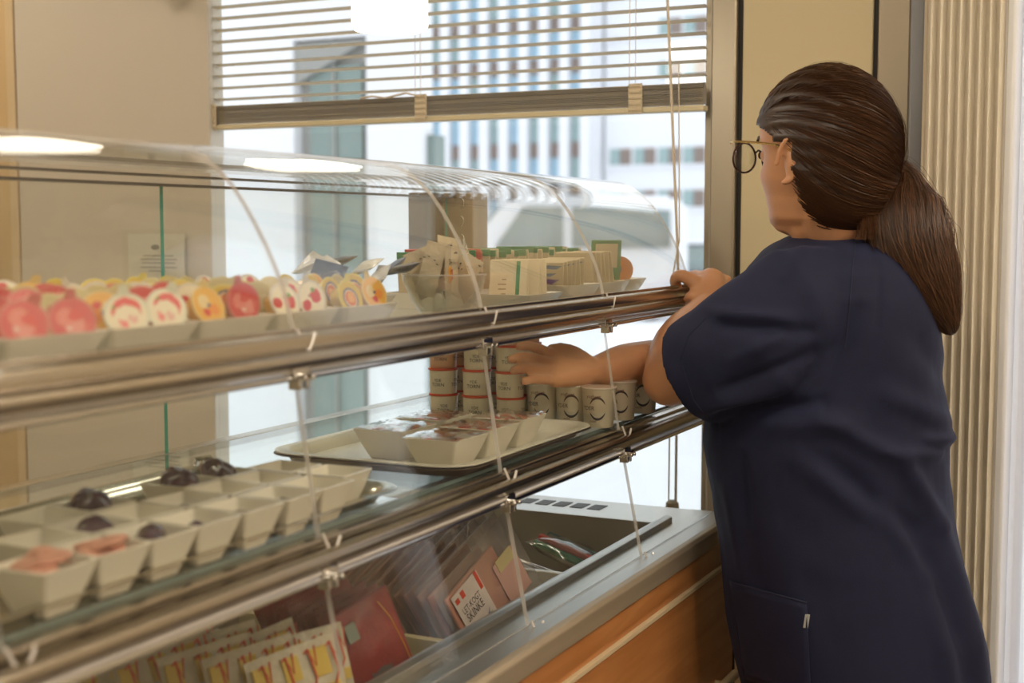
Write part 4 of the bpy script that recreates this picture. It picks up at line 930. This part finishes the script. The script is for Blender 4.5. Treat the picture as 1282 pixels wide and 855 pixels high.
def limb(mb, pts, radii, n=14, squash=None):      # tapering tube with round ends
    pts = [Vector(p) for p in pts]; q = []; r = []
    d0 = (pts[0]-pts[1]).normalized(); d1 = (pts[-1]-pts[-2]).normalized()
    for k in (.98,.75,.4): q.append(pts[0]+d0*radii[0]*k*.9); r.append(radii[0]*math.sqrt(1-k*k)+.0003)
    # catmull rom
    P = [pts[0]]+pts+[pts[-1]]; RR = [radii[0]]+list(radii)+[radii[-1]]
    for i in range(1, len(P)-2):
        for s in range(5):
            t = s/5; a,b,c,d = P[i-1],P[i],P[i+1],P[i+2]
            q.append(.5*((2*b)+(c-a)*t+(2*a-5*b+4*c-d)*t*t+(3*b-a-3*c+d)*t**3)); r.append(RR[i]+(RR[i+1]-RR[i])*(t*t*(3-2*t)))
    q.append(pts[-1]); r.append(radii[-1])
    for k in (.4,.75,.98): q.append(pts[-1]+d1*radii[-1]*k*.9); r.append(radii[-1]*math.sqrt(1-k*k)+.0003)
    mb.tube(q, r, n); return mb
# ---- head frame
hf = Vector((-.62,.78,.05)).normalized(); hl = Vector((0,0,1)).cross(hf).normalized(); hu = hf.cross(hl).normalized()
hc = L(1030, 196, 2.05)
HS = 1.06
HW = lambda x, y, z: hc + (hf*x + hl*y + hu*z)*HS
def g(x, m, s): return math.exp(-((x-m)/s)**2)
def head_ring(z, n=64):
    t = (z+.118)/.236
    # front, back, half width along the height
    def lerp(tab):
        for (a,b),(c,d) in zip(tab, tab[1:]):
            if z <= c: k = (z-a)/(c-a); k = k*k*(3-2*k); return b+(d-b)*k
        return tab[-1][1]
    fr = lerp([(-.118,.035),(-.108,.066),(-.095,.078),(-.080,.078),(-.065,.083),(-.05,.086),(-.03,.088),(-.005,.086),(.02,.092),(.04,.094),(.065,.088),(.09,.068),(.108,.035),(.118,.004)])
    bk = lerp([(-.118,.002),(-.105,.006),(-.08,.030),(-.055,.058),(-.03,.078),(0,.092),(.03,.098),(.06,.092),(.085,.072),(.105,.042),(.118,.004)])
    wd = lerp([(-.118,.018),(-.105,.038),(-.085,.053),(-.06,.057),(-.03,.066),(0,.071),(.03,.074),(.06,.070),(.085,.056),(.105,.034),(.118,.003)])
    ring = []
    for i in range(n):
        a = 2*PI*i/n; c, s = math.cos(a), math.sin(a)
        ex = 2.25; den = (abs(c)**ex+abs(s)**ex)**(1/ex); c2, s2 = c/den, s/den
        x = (fr if c > 0 else bk)*c2; y = wd*s2
        if c > 0:
            x += .017*g(y,0,.010)*(g(z,-.030,.014)+.45*g(z,-.012,.016))            # nose
            x += .006*g(y,0,.016)*(g(z,-.062,.005)+g(z,-.073,.005)) - .003*g(y,0,.02)*g(z,-.0675,.003)   # lips
            x += .006*g(y,0,.018)*g(z,-.098,.012)                                        # chin
            x -= .009*(g(y,.031,.015)+g(y,-.031,.015))*g(z,.000,.013)                    # eye sockets
            x += .004*(g(y,.030,.022)+g(y,-.030,.022))*g(z,.022,.009)                    # brow
            x += .005*(g(y,.042,.018)+g(y,-.042,.018))*g(z,-.030,.018)                   # cheek bones
        ring.append(HW(x, y, z))
    return ring
skin = mat('skin', (.60,.305,.16), .42, 0, .45, noise=.07, nscale=25, bump=.06, bscale=500, sss=.12)
bm_ = MB()
bm_.loft([head_ring(-.1175+.235*i/46) for i in range(47)])
# eyeballs proud in sockets, ears
for s in (1,-1):
    c = HW(.074, s*.031, .000)
    bm_.loft([[c + Vector((.0125*math.sin(PI*i/8)*math.cos(2*PI*j/12), .0125*math.sin(PI*i/8)*math.sin(2*PI*j/12), .0125*math.cos(PI*i/8))) for j in range(12)] for i in range(9)], caps=False)
    ear = []
    for k in range(15):
        a = R_(-100) + R_(290)*k/14 ; ear.append(HW(-.006-.004*math.sin(a)-.016*math.cos(a)*1.0 - .002, s*(.0745+.009*(1-math.cos(a))*.5+.004), .002-.010+.031*math.sin(a)))
    limb(bm_, ear[::2], [.0045]*len(ear[::2]), 8)
    limb(bm_, [HW(-.006,s*.072,.008), HW(-.012,s*.077,-.010), HW(-.006,s*.074,-.034)], [.009,.0095,.0065], 10)
    bm_.loft([[HW(-.012+.017*math.sin(PI*i/10)*math.cos(2*PI*j/14), s*(.0765+.0055*math.sin(PI*i/10)*math.sin(2*PI*j/14)), -.008+.031*math.cos(PI*i/10)) for j in range(14)] for i in range(11)], caps=False)
# neck and trunk core
sh_l = L(1035,362,1.985); sh_r = L(1010,345,2.34)
nb_ = L(1068,318,2.11)
limb(bm_, [HW(-.020,0,-.035), HW(-.030,0,-.085), nb_, L(1085,400,2.12)], [.058,.053,.060,.085], 20)
limb(bm_, [HW(.030,0,-.080), HW(.0,0,-.10), L(1050,312,2.11)], [.034,.042,.045], 16)
limb(bm_, [L(1075,345,2.12), L(1065,470,2.12), L(1065,600,2.12), L(1085,760,2.12), L(1090,880,2.12)], [.085,.115,.115,.125,.125], 20)
limb(bm_, [sh_l, L(1065,350,2.12), sh_r], [.046,.060,.050], 14)
# left arm (near): upper arm, bent elbow, forearm rising to the rail
el = L(838,476,2.07); wr = L(888,384,2.285)
limb(bm_, [sh_l, L(945,425,1.985), el], [.046,.047,.041], 16)
limb(bm_, [el, L(847,430,2.165), wr], [.042,.037,.0265], 16)
# right arm: from the far shoulder through the open bay into the case
er = L(905,462,2.33); wr2 = L(748,466,2.115)
limb(bm_, [sh_r, L(960,410,2.37), er], [.054,.047,.041], 16)
limb(bm_, [er, L(838,455,2.24), L(790,455,2.17), wr2], [.041,.040,.034,.0265], 16)
def finger(pts, r0=.0092, r1=.0070):
    n = len(pts); limb(bm_, pts, [r0+(r1-r0)*i/(n-1) for i in range(n)], 10)
# left hand resting over the rail end: palm, four fingers curled over, thumb behind
palm = [wr, L(889,368,2.31), L(890,354,2.335)]
limb(bm_, palm, [.026,.030,.027], 14)
for (kx, ky, kd, a) in ((868,352,2.315,0),(880,348,2.335,1),(894,348,2.35,2),(908,352,2.36,3)):
    limb(bm_, [L(889,374,2.30), L(kx,ky,kd)], [.0165,.0125], 10)
finger([L(868,352,2.315), L(853,345,2.325), L(845,351,2.34), L(850,365,2.35)], .0125, .0092)
finger([L(880,348,2.335), L(869,345,2.37), L(862,352,2.39), L(861,368,2.385)], .0115, .0085)
finger([L(894,348,2.35), L(884,346,2.39), L(876,353,2.41), L(874,370,2.40)], .0115, .0085)
finger([L(908,352,2.36), L(900,348,2.395), L(892,353,2.415), L(889,368,2.41)], .011, .008)
finger([L(884,378,2.29), L(868,371,2.30), L(861,377,2.32)], .0125, .0095)
# right hand reaching for the cups: back of the hand up, fingers spread forward, thumb apart
kn = [(697,447,2.055),(692,456,2.035),(690,466,2.02),(694,476,2.005)]
for (x,y,d) in kn: limb(bm_, [wr2, L((x+748)/2,(y+464)/2,(d+2.115)/2), L(x,y,d)], [.0235,.018,.0115], 12)
finger([L(697,447,2.055), L(676,437,2.035), L(662,433,2.02), L(650,434,2.01)], .0095,.0070)
finger([L(692,456,2.035), L(668,449,2.005), L(652,447,1.985), L(640,450,1.975)], .0098,.0072)
finger([L(690,466,2.02), L(667,462,1.985), L(653,461,1.965), L(643,464,1.955)], .0095,.0070)
finger([L(694,476,2.005), L(676,475,1.975), L(665,475,1.96), L(656,478,1.95)], .0085,.0064)
finger([L(738,455,2.095), L(722,443,2.09), L(706,437,2.075), L(690,437,2.06)], .0125,.0085)
# legs
for s, (d, x) in ((-1,(2.03,1070)),(1,(2.24,1080))):
    hip = L(x+15,850,d); kn_ = Vector((hip.x-.02, hip.y, .50)); an = Vector((hip.x+.02, hip.y, .09))
    limb(bm_, [hip, (hip+kn_)/2, kn_, (kn_+an)/2+Vector((.02,0,.04)), an], [.095,.078,.056,.053,.036], 16)
body = remesh(bm_, 'body', [skin], psn, .0038, 3, fac=.45)
# nails on the visible fingers are too small to split off

# ---- scrub top
navy = mat('navy_cotton', (.013,.016,.046), .78, 0, .3, noise=.12, nscale=6, bump=.12, bscale=700)
nt2 = navy.node_tree; nb2 = nt2.nodes['Principled BSDF']; nb2.inputs['Sheen Weight'].default_value = .10; nb2.inputs['Sheen Roughness'].default_value = .5; nb2.inputs['Sheen Tint'].default_value = (.25,.30,.6,1)
rows = [(287,1032,1092,.05,.06),(293,1010,1106,.09,.05),(303,990,1118,.13,.05),(318,968,1130,.165,.05),(340,948,1143,.185,.045),(370,932,1157,.19,.04),(410,918,1171,.187,.035),(450,906,1180,.182,.03),(490,894,1185,.18,.03),(530,887,1187,.178,.03),(560,886,1188,.178,.03),(600,893,1188,.178,.03),(650,902,1192,.180,.03),(700,908,1204,.185,.03),(750,911,1219,.192,.03),(800,919,1231,.197,.03),(855,931,1236,.20,.03),(900,940,1238,.20,.03),(930,943,1238,.20,.03)]
sm_ = MB(); rings = []
for (y, xl, xr, b, dw) in rows:
    c = L((xl+xr)/2, y, 2.05); a = (L(xr,y,2.05)-L(xl,y,2.05)).length/2
    rings.append([c + Vector((a*math.copysign(abs(math.cos(t))**.9, math.cos(t)), dw+b*math.copysign(abs(math.sin(t))**.9, math.sin(t)) + .02*math.cos(t)*0, 0)) for t in [2*PI*k/48 for k in range(48)]])
sm_.loft(rings)
def sleeve(mb, pts, ra, rb, axis_b, hollow=.05, wall=.012):
    # pts along the sleeve, ra / rb half sizes across, axis_b second cross axis
    pts = [Vector(p) for p in pts]; rings = []
    tans = []
    for i, p in enumerate(pts): tans.append((pts[min(i+1,len(pts)-1)]-pts[max(i-1,0)]).normalized())
    def ring(p, t, a, b): 
        e2 = (axis_b - t*axis_b.dot(t)).normalized(); e1 = t.cross(e2).normalized()
        return [p + e1*a*math.cos(2*PI*k/36) + e2*b*math.sin(2*PI*k/36) for k in range(36)]
    for p, t, a, b in zip(pts, tans, ra, rb): rings.append(ring(p,t,a,b))
    p, t, a, b = pts[-1], tans[-1], ra[-1], rb[-1]
    rings.append(ring(p-t*.001, t, a-wall, b-wall)); rings.append(ring(p-t*hollow, t, a-wall*1.6, b-wall*1.6))
    mb.loft(rings)
sleeve(sm_, [L(1060,372,1.98), L(1005,385,1.955), L(952,425,1.955), L(905,452,1.985), L(870,468,2.02)], [.075,.094,.094,.087,.082], [.060,.066,.070,.072,.070], Vector((.1,1,0)))
sleeve(sm_, [L(1040,360,2.28), L(985,385,2.35), L(930,430,2.385)], [.08,.085,.080], [.06,.065,.070], Vector((.1,1,0)))
FOLD = []
def fold(x0,y0,x1,y1,w_,amp,side=-1): FOLD.append((L(x0,y0,2.05),L(x1,y1,2.05),w_,amp,side))
fold(1000,505,1100,560,.014,.007); fold(1100,560,1150,640,.014,.008); fold(1150,640,1205,830,.020,.010)
fold(1075,545,1150,555,.010,.007); fold(1130,535,1188,545,.009,.009); fold(1080,480,1185,530,.016,.006)
fold(1010,560,1110,640,.016,-.007); fold(1110,640,1165,760,.020,-.008); fold(1165,760,1190,870,.02,-.006)
fold(1060,590,1130,700,.014,.006); fold(1130,700,1160,850,.018,.007); fold(980,560,1060,620,.018,.005)
fold(905,600,925,720,.008,.006); fold(915,560,925,640,.008,-.006); fold(930,580,1000,830,.03,.004)
fold(890,505,1000,490,.010,-.008); fold(870,500,960,470,.012,.007); fold(885,475,990,430,.010,-.006); fold(880,385,960,390,.010,.007); fold(890,400,985,405,.010,-.006)
fold(900,440,960,400,.012,.005); fold(1000,480,1040,380,.012,-.005); fold(1075,300,1065,400,.006,-.003); fold(950,520,1040,510,.016,.006)
fold(1095,330,1165,430,.03,.005); fold(1120,420,1180,480,.02,-.005); fold(1000,300,960,340,.012,.004)
from mathutils import noise as mnoise
def foldfn(co, n_):
    if n_.y > .25: k = .35
    else: k = 1.0
    s = 0
    for a, b, w_, amp, sd in FOLD:
        ax, az, bx, bz = a.x, a.z, b.x, b.z; dx, dz = bx-ax, bz-az; l2 = dx*dx+dz*dz
        t = max(0, min(1, ((co.x-ax)*dx+(co.z-az)*dz)/l2)); d2 = (co.x-ax-t*dx)**2+(co.z-az-t*dz)**2
        s += 1.35*amp*math.exp(-d2/(w_*w_))*(.35+.65*math.sin(PI*min(1,max(0,.1+.8*t))))
    s += .0035*mnoise.noise(co*9) + .0015*mnoise.noise(co*26+Vector((3,1,2)))
    return s*k
top = remesh(sm_, 'scrub_top', [navy], psn, .0045, 10, foldfn, fac=.5)
tv = [v.co.copy() for v in top.data.vertices]; tf = [tuple(p.vertices) for p in top.data.polygons]
bvh = BVHTree.FromPolygons(tv, tf)
def hit(x, y):
    o = L(x,y,1.2); d = (L(x,y,2.2)-o).normalized(); r = bvh.ray_cast(o, d)
    return (r[0], r[1]) if r[0] else (None, None)
navy2 = mat('navy_seam', (.014,.018,.050), .8, noise=.1)
def seam(pts, name, r=.0011, m=navy2):
    q = []
    for (x0,y0),(x1,y1) in zip(pts, pts[1:]):
        for k in range(10):
            p, n_ = hit(x0+(x1-x0)*k/10, y0+(y1-y0)*k/10)
            if p: q.append(p+n_*.0002)
    if len(q) > 3: MB().tube(q, r, 5).build(name, m, top)
seam([(1072,292),(1067,340),(1062,400),(1058,440)], 'shoulder_seam')
seam([(884,398),(862,420),(852,450),(868,500),(893,534)], 'hem_stitch', .0009)
# pocket with its opening edge and small grey tag
gx, gy = 14, 12; vs = []; ok = True
for j in range(gy+1):
    for i in range(gx+1):
        x = 913 + 97*i/gx + 6*(j/gy); y = 727 + 27*(i/gx) + 118*j/gy
        p, n_ = hit(max(x, 916+j*1.6), y); vs.append((p + n_*.0030) if p else None)
if all(v is not None for v in vs):
    pk = MB().add(vs, [(j*(gx+1)+i,j*(gx+1)+i+1,(j+1)*(gx+1)+i+1,(j+1)*(gx+1)+i) for j in range(gy) for i in range(gx)], 0, True).build('pocket', navy, top)
    md = pk.modifiers.new('thickness','SOLIDIFY'); md.thickness = .003; md.offset = 0
    MB().tube([Vector(vs[i])+Vector((0,-.0012,0)) for i in range(gx+1)], .0016, 6).build('pocket_edge', navy2, top)
p, n_ = hit(1010,777)
if p:
    MB().box((-.0035,-.0012,-.010),(.0035,.0012,.010)).build('grey_tag', mat('grey_tag', (.40,.42,.40), .5, noise=.2, nscale=300), top, loc=p+n_*.003, rot=(0,R_(8),0), bevel=.0005)
# neckline band
q = []
for t in [2*PI*k/24 for k in range(25)]: q.append(nb_ + Vector((.058*math.cos(t), .060*math.sin(t), .020+.014*math.cos(t))))
MB().tube(q, .0055, 8).build('neckband', navy, top)
# trousers and shoes
tr = MB()
for (d, x) in ((2.03,1070),(2.24,1080)):
    hip = L(x+12,845,d); tr.loft([[Vector((hip.x+cx_+r*math.cos(t), hip.y+r*1.05*math.sin(t), z_)) for t in [2*PI*k/24 for k in range(24)]] for r, cx_, z_ in ((.125,0,.74),(.115,0,.62),(.092,-.01,.50),(.088,0,.30),(.085,.01,.10),(.085,.01,.06))])
tr_o = remesh(tr, 'trousers', [navy], psn, .008, 4, lambda c, n_: .004*mnoise.noise(c*11))
shoe = mat('white_clog', (.75,.74,.72), .4, noise=.05)
for (d, x) in ((2.03,1070),(2.24,1080)):
    hip = L(x+12,845,d); b = MB(); rings = []
    for (uu, hw, hh) in ((.075,.012,.03),(.065,.034,.055),(.03,.040,.085),(-.03,.042,.075),(-.09,.048,.058),(-.14,.045,.045),(-.175,.028,.030),(-.185,.006,.015)):
        rings.append([Vector((hip.x+.02+uu, hip.y+hw*math.cos(t), max(.0,hh*.5+hh*.5*math.sin(t)))) for t in [2*PI*k/16 for k in range(16)]])
    b.loft(rings).build('shoe', shoe, psn)

# ---- hair
def hairmat():
    m = mat('dark_brown_hair', (.035,.016,.009), .38, 0, .5, noise=.5, nscale=120, stretch=(1,1,1)); m.node_tree.nodes['Principled BSDF'].inputs['Roughness'].default_value = .40; return m
hairm = hairmat()
hair2 = mat('brown_hair_strand', (.060,.026,.012), .42, 0, .4, noise=.4, nscale=60); hair3 = mat('light_hair_strand', (.13,.058,.026), .42, 0, .4, noise=.4, nscale=60)
HC = Vector((-.002,0,.020)); HR = (.1115,.0865,.1090)
def cap_pt(d, extra=0.0):      # d: direction in the head frame
    k = 1.0
    if d.z < 0:
        q_ = (1-abs(d.z)**3)**(1/3)/max(.05,math.sqrt(max(1e-6,1-d.z*d.z))) if abs(d.z) < .995 else 1.0
        d = Vector((d.x*min(q_,1.7), d.y*min(q_,1.7), d.z*1.22))
    back = max(0, -d.x)*max(0, 1-abs(d.z+.10)*1.6)            # hair gathers towards the tie
    r = Vector((HR[0]*d.x*(1+.06*back), HR[1]*d.y*(1-.05*max(0,-d.z)), HR[2]*d.z))
    p = HC + r + Vector((extra*d.x, extra*d.y, extra*d.z))
    return HW(p.x, p.y, p.z)
def hair_here(d):
    z = d.z
    if z > .55: thr = .98 if z > .80 else .62+ (z-.55)*1.4
    elif z > .20: thr = .66
    elif z > .06: thr = .24 + (z-.06)*2.4
    elif z > -.02: thr = .20
    elif z > -.30: thr = -.12
    elif z > -.88: thr = -.12 + (z+.30)*.30
    else: return False
    return d.x < thr
nu, nv = 220, 140; mb = MB(); vs = {}; fs = []
def dirv(i, j): th = PI*j/nv; ph = 2*PI*i/nu; return Vector((math.sin(th)*math.cos(ph), math.sin(th)*math.sin(ph), math.cos(th)))
idx = {}; V_ = []
def vid(i, j):
    i %= nu; k = (i,j) if 0 < j < nv else (0,j)
    if k not in idx:
        d = dirv(*k); ang = math.atan2(d.y, -d.x-.2); gro = .0012*math.sin(38*math.atan2(d.y, d.z+.35))*max(0,1-abs(d.x))
        idx[k] = len(V_); V_.append(cap_pt(d, gro))
    return idx[k]
for i in range(nu):
    for j in range(nv):
        c = (dirv(i,j)+dirv(i+1,j+1)).normalized()
        if hair_here(c): fs.append(tuple(dict.fromkeys((vid(i,j),vid(i+1,j),vid(i+1,j+1),vid(i,j+1)))))
hair = MB().add(V_, fs, 0, True).build('hair', hairm, psn); md = hair.modifiers.new('thickness','SOLIDIFY'); md.thickness = .012; md.offset = -1
TIE = L(1106,209,2.05) ; tie_h = Vector(((TIE-hc).dot(hf), (TIE-hc).dot(hl), (TIE-hc).dot(hu)))/HS
td = Vector(((tie_h.x-HC.x)/HR[0], (tie_h.y-HC.y)/HR[1], (tie_h.z-HC.z)/HR[2])).normalized()
def slerp(a, b, t):
    w_ = math.acos(max(-1,min(1,a.dot(b)))); 
    return a if w_ < 1e-4 else (a*math.sin((1-t)*w_)+b*math.sin(t*w_))/math.sin(w_)
def strands(name, lists, m, parent, r):
    mb = MB()
    for pts in lists: mb.tube(pts, [r*(.6+.4*math.sin(PI*min(1,.15+.85*i/(len(pts)-1)))) for i in range(len(pts))], 3, caps=False)
    o = mb.build(name, m, parent); o['kind'] = 'stuff'; return o
rnd = random.Random(5)
def head_strands(n, lo, hi):
    out = []
    while len(out) < n:
        d = Vector((rnd.gauss(0,1),rnd.gauss(0,1),rnd.gauss(0,1))).normalized()
        if not hair_here(d) or d.dot(td) > .93: continue
        e = rnd.uniform(lo,hi); ph = rnd.uniform(0,6); sag = rnd.uniform(-.02,.05); pts = []; bad = False
        for k in range(13):
            t = k/12; q = slerp(d, td, t); q = (q + Vector((0,0,-sag*math.sin(PI*t)))).normalized()
            bad = bad or not hair_here(q)
            pts.append(cap_pt(q, e*math.sin(PI*min(1,.08+t*.9))+ .0006*math.sin(ph+9*t)))
        if bad: continue
        out.append(pts)
    return out
strands('hair_strands', head_strands(1500,.0004,.0016), hair2, hair, .00055)
strands('hair_strands', head_strands(420,.0006,.0022), hair3, hair, .00040)
strands('flyaway_strands', head_strands(60,.003,.007), hair2, hair, .00022)
# ponytail
AX = [(1104,209,2.045),(1122,228,2.035),(1128,262,2.01),(1140,305,1.985),(1163,355,1.975),(1184,398,1.975),(1193,418,1.98)]
HWD = [(.016,.014),(.032,.028),(.054,.042),(.056,.042),(.042,.034),(.020,.018),(.004,.004)]
AP = [L(*a) for a in AX]
def ax(t):
    n = len(AP)-1; k = min(n-1, int(t*n)); f = t*n-k; P = [AP[max(0,k-1)],AP[k],AP[k+1],AP[min(n,k+2)]]
    a,b,c,d = P; p = .5*((2*b)+(c-a)*f+(2*a-5*b+4*c-d)*f*f+(3*b-a-3*c+d)*f**3)
    w_ = [HWD[k][q]+(HWD[k+1][q]-HWD[k][q])*f for q in (0,1)]
    return p, w_
def pony_pt(t, a, rr):
    p, w_ = ax(t); p2, _ = ax(min(1,t+.02)); tg = (p2-p).normalized() if (p2-p).length > 1e-6 else Vector((.5,0,-.8)).normalized()
    e2 = Vector((0,1,0)); e1 = tg.cross(e2).normalized(); e2 = tg.cross(e1).normalized()
    return p + e1*w_[0]*rr*math.cos(a) + e2*w_[1]*rr*math.sin(a)
mb = MB(); mb.loft([[pony_pt(t, 2*PI*k/28, .93+.07*math.sin(7*k*2*PI/28+3*t)) for k in range(28)] for t in [i/24 for i in range(25)]])
pony = mb.build('ponytail', hairm, psn)
def pony_strands(n, lo, hi, wav=.05):
    out = []
    for _ in range(n):
        a = rnd.uniform(0,2*PI); r = rnd.uniform(lo,hi); t1 = rnd.uniform(.72,1.0); ph = rnd.uniform(0,6); am = rnd.uniform(0,wav); fr_ = rnd.uniform(2,5)
        out.append([pony_pt(t1*k/15, a+am*3*math.sin(ph+fr_*k/15), r*(1+am*math.sin(ph+fr_*2*k/15)) + (.02*k/15)) for k in range(16)])
    return out
strands('ponytail_strands', pony_strands(1200,.92,1.05,.14), hair2, pony, .0006)
strands('ponytail_strands', pony_strands(380,.96,1.07,.16), hair3, pony, .00045)
strands('loose_strands', pony_strands(50,1.08,1.22,.25), hair2, pony, .00028)
# hair below the tie that falls on the neck
def drop(p0, p1, p2, n, spread, m, r):
    out = []
    for _ in range(n):
        o0 = Vector((rnd.uniform(-1,1)*spread,rnd.uniform(-1,1)*spread*.5,rnd.uniform(-1,1)*spread*.5)); o1 = Vector((rnd.uniform(-1,1)*spread*1.6,rnd.uniform(-1,1)*spread*.6,0))
        a, b, c = L(*p0)+o0*.6, L(*p1)+o0, L(*p2)+o1; out.append([(1-t)**2*a+2*t*(1-t)*b+t*t*c for t in [k/9 for k in range(10)]])
    strands('neck_strands', out, m, pony, r)
drop((1096,212,2.02),(1062,235,1.99),(1046,276,2.0), 120, .010, hair2, .0006)
drop((1100,214,2.02),(1072,235,1.985),(1066,284,1.985), 160, .014, hair2, .0006)
drop((1100,214,2.02),(1090,250,1.97),(1090,300,1.965), 120, .014, hair3, .0005)
# short strands that soften the hairline behind the ear and at the nape
out = []
for _ in range(260):
    d0 = Vector((rnd.uniform(-.34,-.10), rnd.uniform(.35,1.0), rnd.uniform(-.86,-.05))).normalized()
    if not (-.10 < d0.x - (-.12 + min(0,(d0.z+.30))*.30) < .06): continue
    d1 = slerp(d0, td, .35); out.append([cap_pt(slerp(d0, d1, k/7), .0012) for k in range(8)])
strands('hairline_strands', out, hair2, hair, .00075)
# hair tie and clip
ht = MB(); 
for k in range(3): 
    c = TIE + Vector((.004*k,-.004,-.003*k)); e1 = Vector((.55,0,.8)); e2 = Vector((0,1,0))
    ht.tube([c + (e1*math.cos(a)*(.0205+.001*k) + e2*math.sin(a)*(.0215+.001*k)) for a in [2*PI*q/20 for q in range(21)]], .0022, 6)
ht.build('hair_tie', M['black'], pony)
MB().tube([TIE + Vector((-.010,-.022,.002)), TIE + Vector((.004,-.026,.003)), TIE + Vector((.018,-.022,-.006)), TIE + Vector((.026,-.012,-.016))], .0017, 6).build('silver_clip', M['chrome'], pony)
# eyebrow and glasses
gold = mat('gold_metal', (.78,.56,.26), .22, 1, noise=.05); tort = mat('dark_frame', (.05,.02,.02), .25, noise=.4, nscale=200)
gls = MB().tube([HW(.118,.062,.016),HW(.112,.070,.018),HW(.09,.0755,.018),(HW(.05,.0775,.016)),HW(.022,.079,.014),HW(-.010,.081,.006),HW(-.022,.080,-.010)], .0020, 6).tube([HW(.118,-.062,.016),HW(.112,-.070,.018),HW(.05,-.0775,.016),HW(.004,-.080,.006)], .0020, 6).build('glasses', gold, psn)
mb = MB(); ln = MB()
for s in (1,-1):
    q = [];
    for k in range(29):
        a = 2*PI*k/28; yy = s*.034+.0265*math.cos(a)*(1-.06*math.sin(a)); zz = -.004+.0215*math.sin(a); q.append(HW(.118-.10*abs(yy)**1.2*1.2, yy, zz))
    mb.tube(q, .0016, 6, caps=False)
    c = sum(q[:-1], Vector())/28; ln.add(q[:-1]+[c], [(k,(k+1)%28,28) for k in range(28)])
mb.tube([HW(.117,-.009,.004),HW(.120,0,.008),HW(.117,.009,.004)], .0016, 6)
mb.build('lens_rims', tort, gls); o = ln.build('lenses', M['glass'], gls); md = o.modifiers.new('thickness','SOLIDIFY'); md.thickness = .0015
iris = mat('eye_white', (.75,.72,.68), .1); MB().lathe([(.0001,0),(.006,.0),(.006,.0012),(.0001,.0014)], 14, M=Matrix.Translation(HW(.0865,.031,0)) @ hf.to_track_quat('Z','Y').to_matrix().to_4x4()).lathe([(.0001,0),(.006,.0),(.006,.0012),(.0001,.0014)], 14, M=Matrix.Translation(HW(.0865,-.031,0)) @ hf.to_track_quat('Z','Y').to_matrix().to_4x4()).build('irises', mat('brown_iris', (.05,.025,.012), .1), psn)
mb = MB()
for s in (1,-1): mb.tube([HW(.094,s*.016,.020),HW(.092,s*.032,.026),HW(.078,s*.050,.020)], .0022, 6)
mb.build('eyebrows', hairm, psn)
# small ear stud
MB().lathe([(.0001,-.0016),(.0016,0),(.0001,.0016)], 10, M=Matrix.Translation(HW(-.006,.083,-.040))).build('ear_stud', M['chrome'], psn)
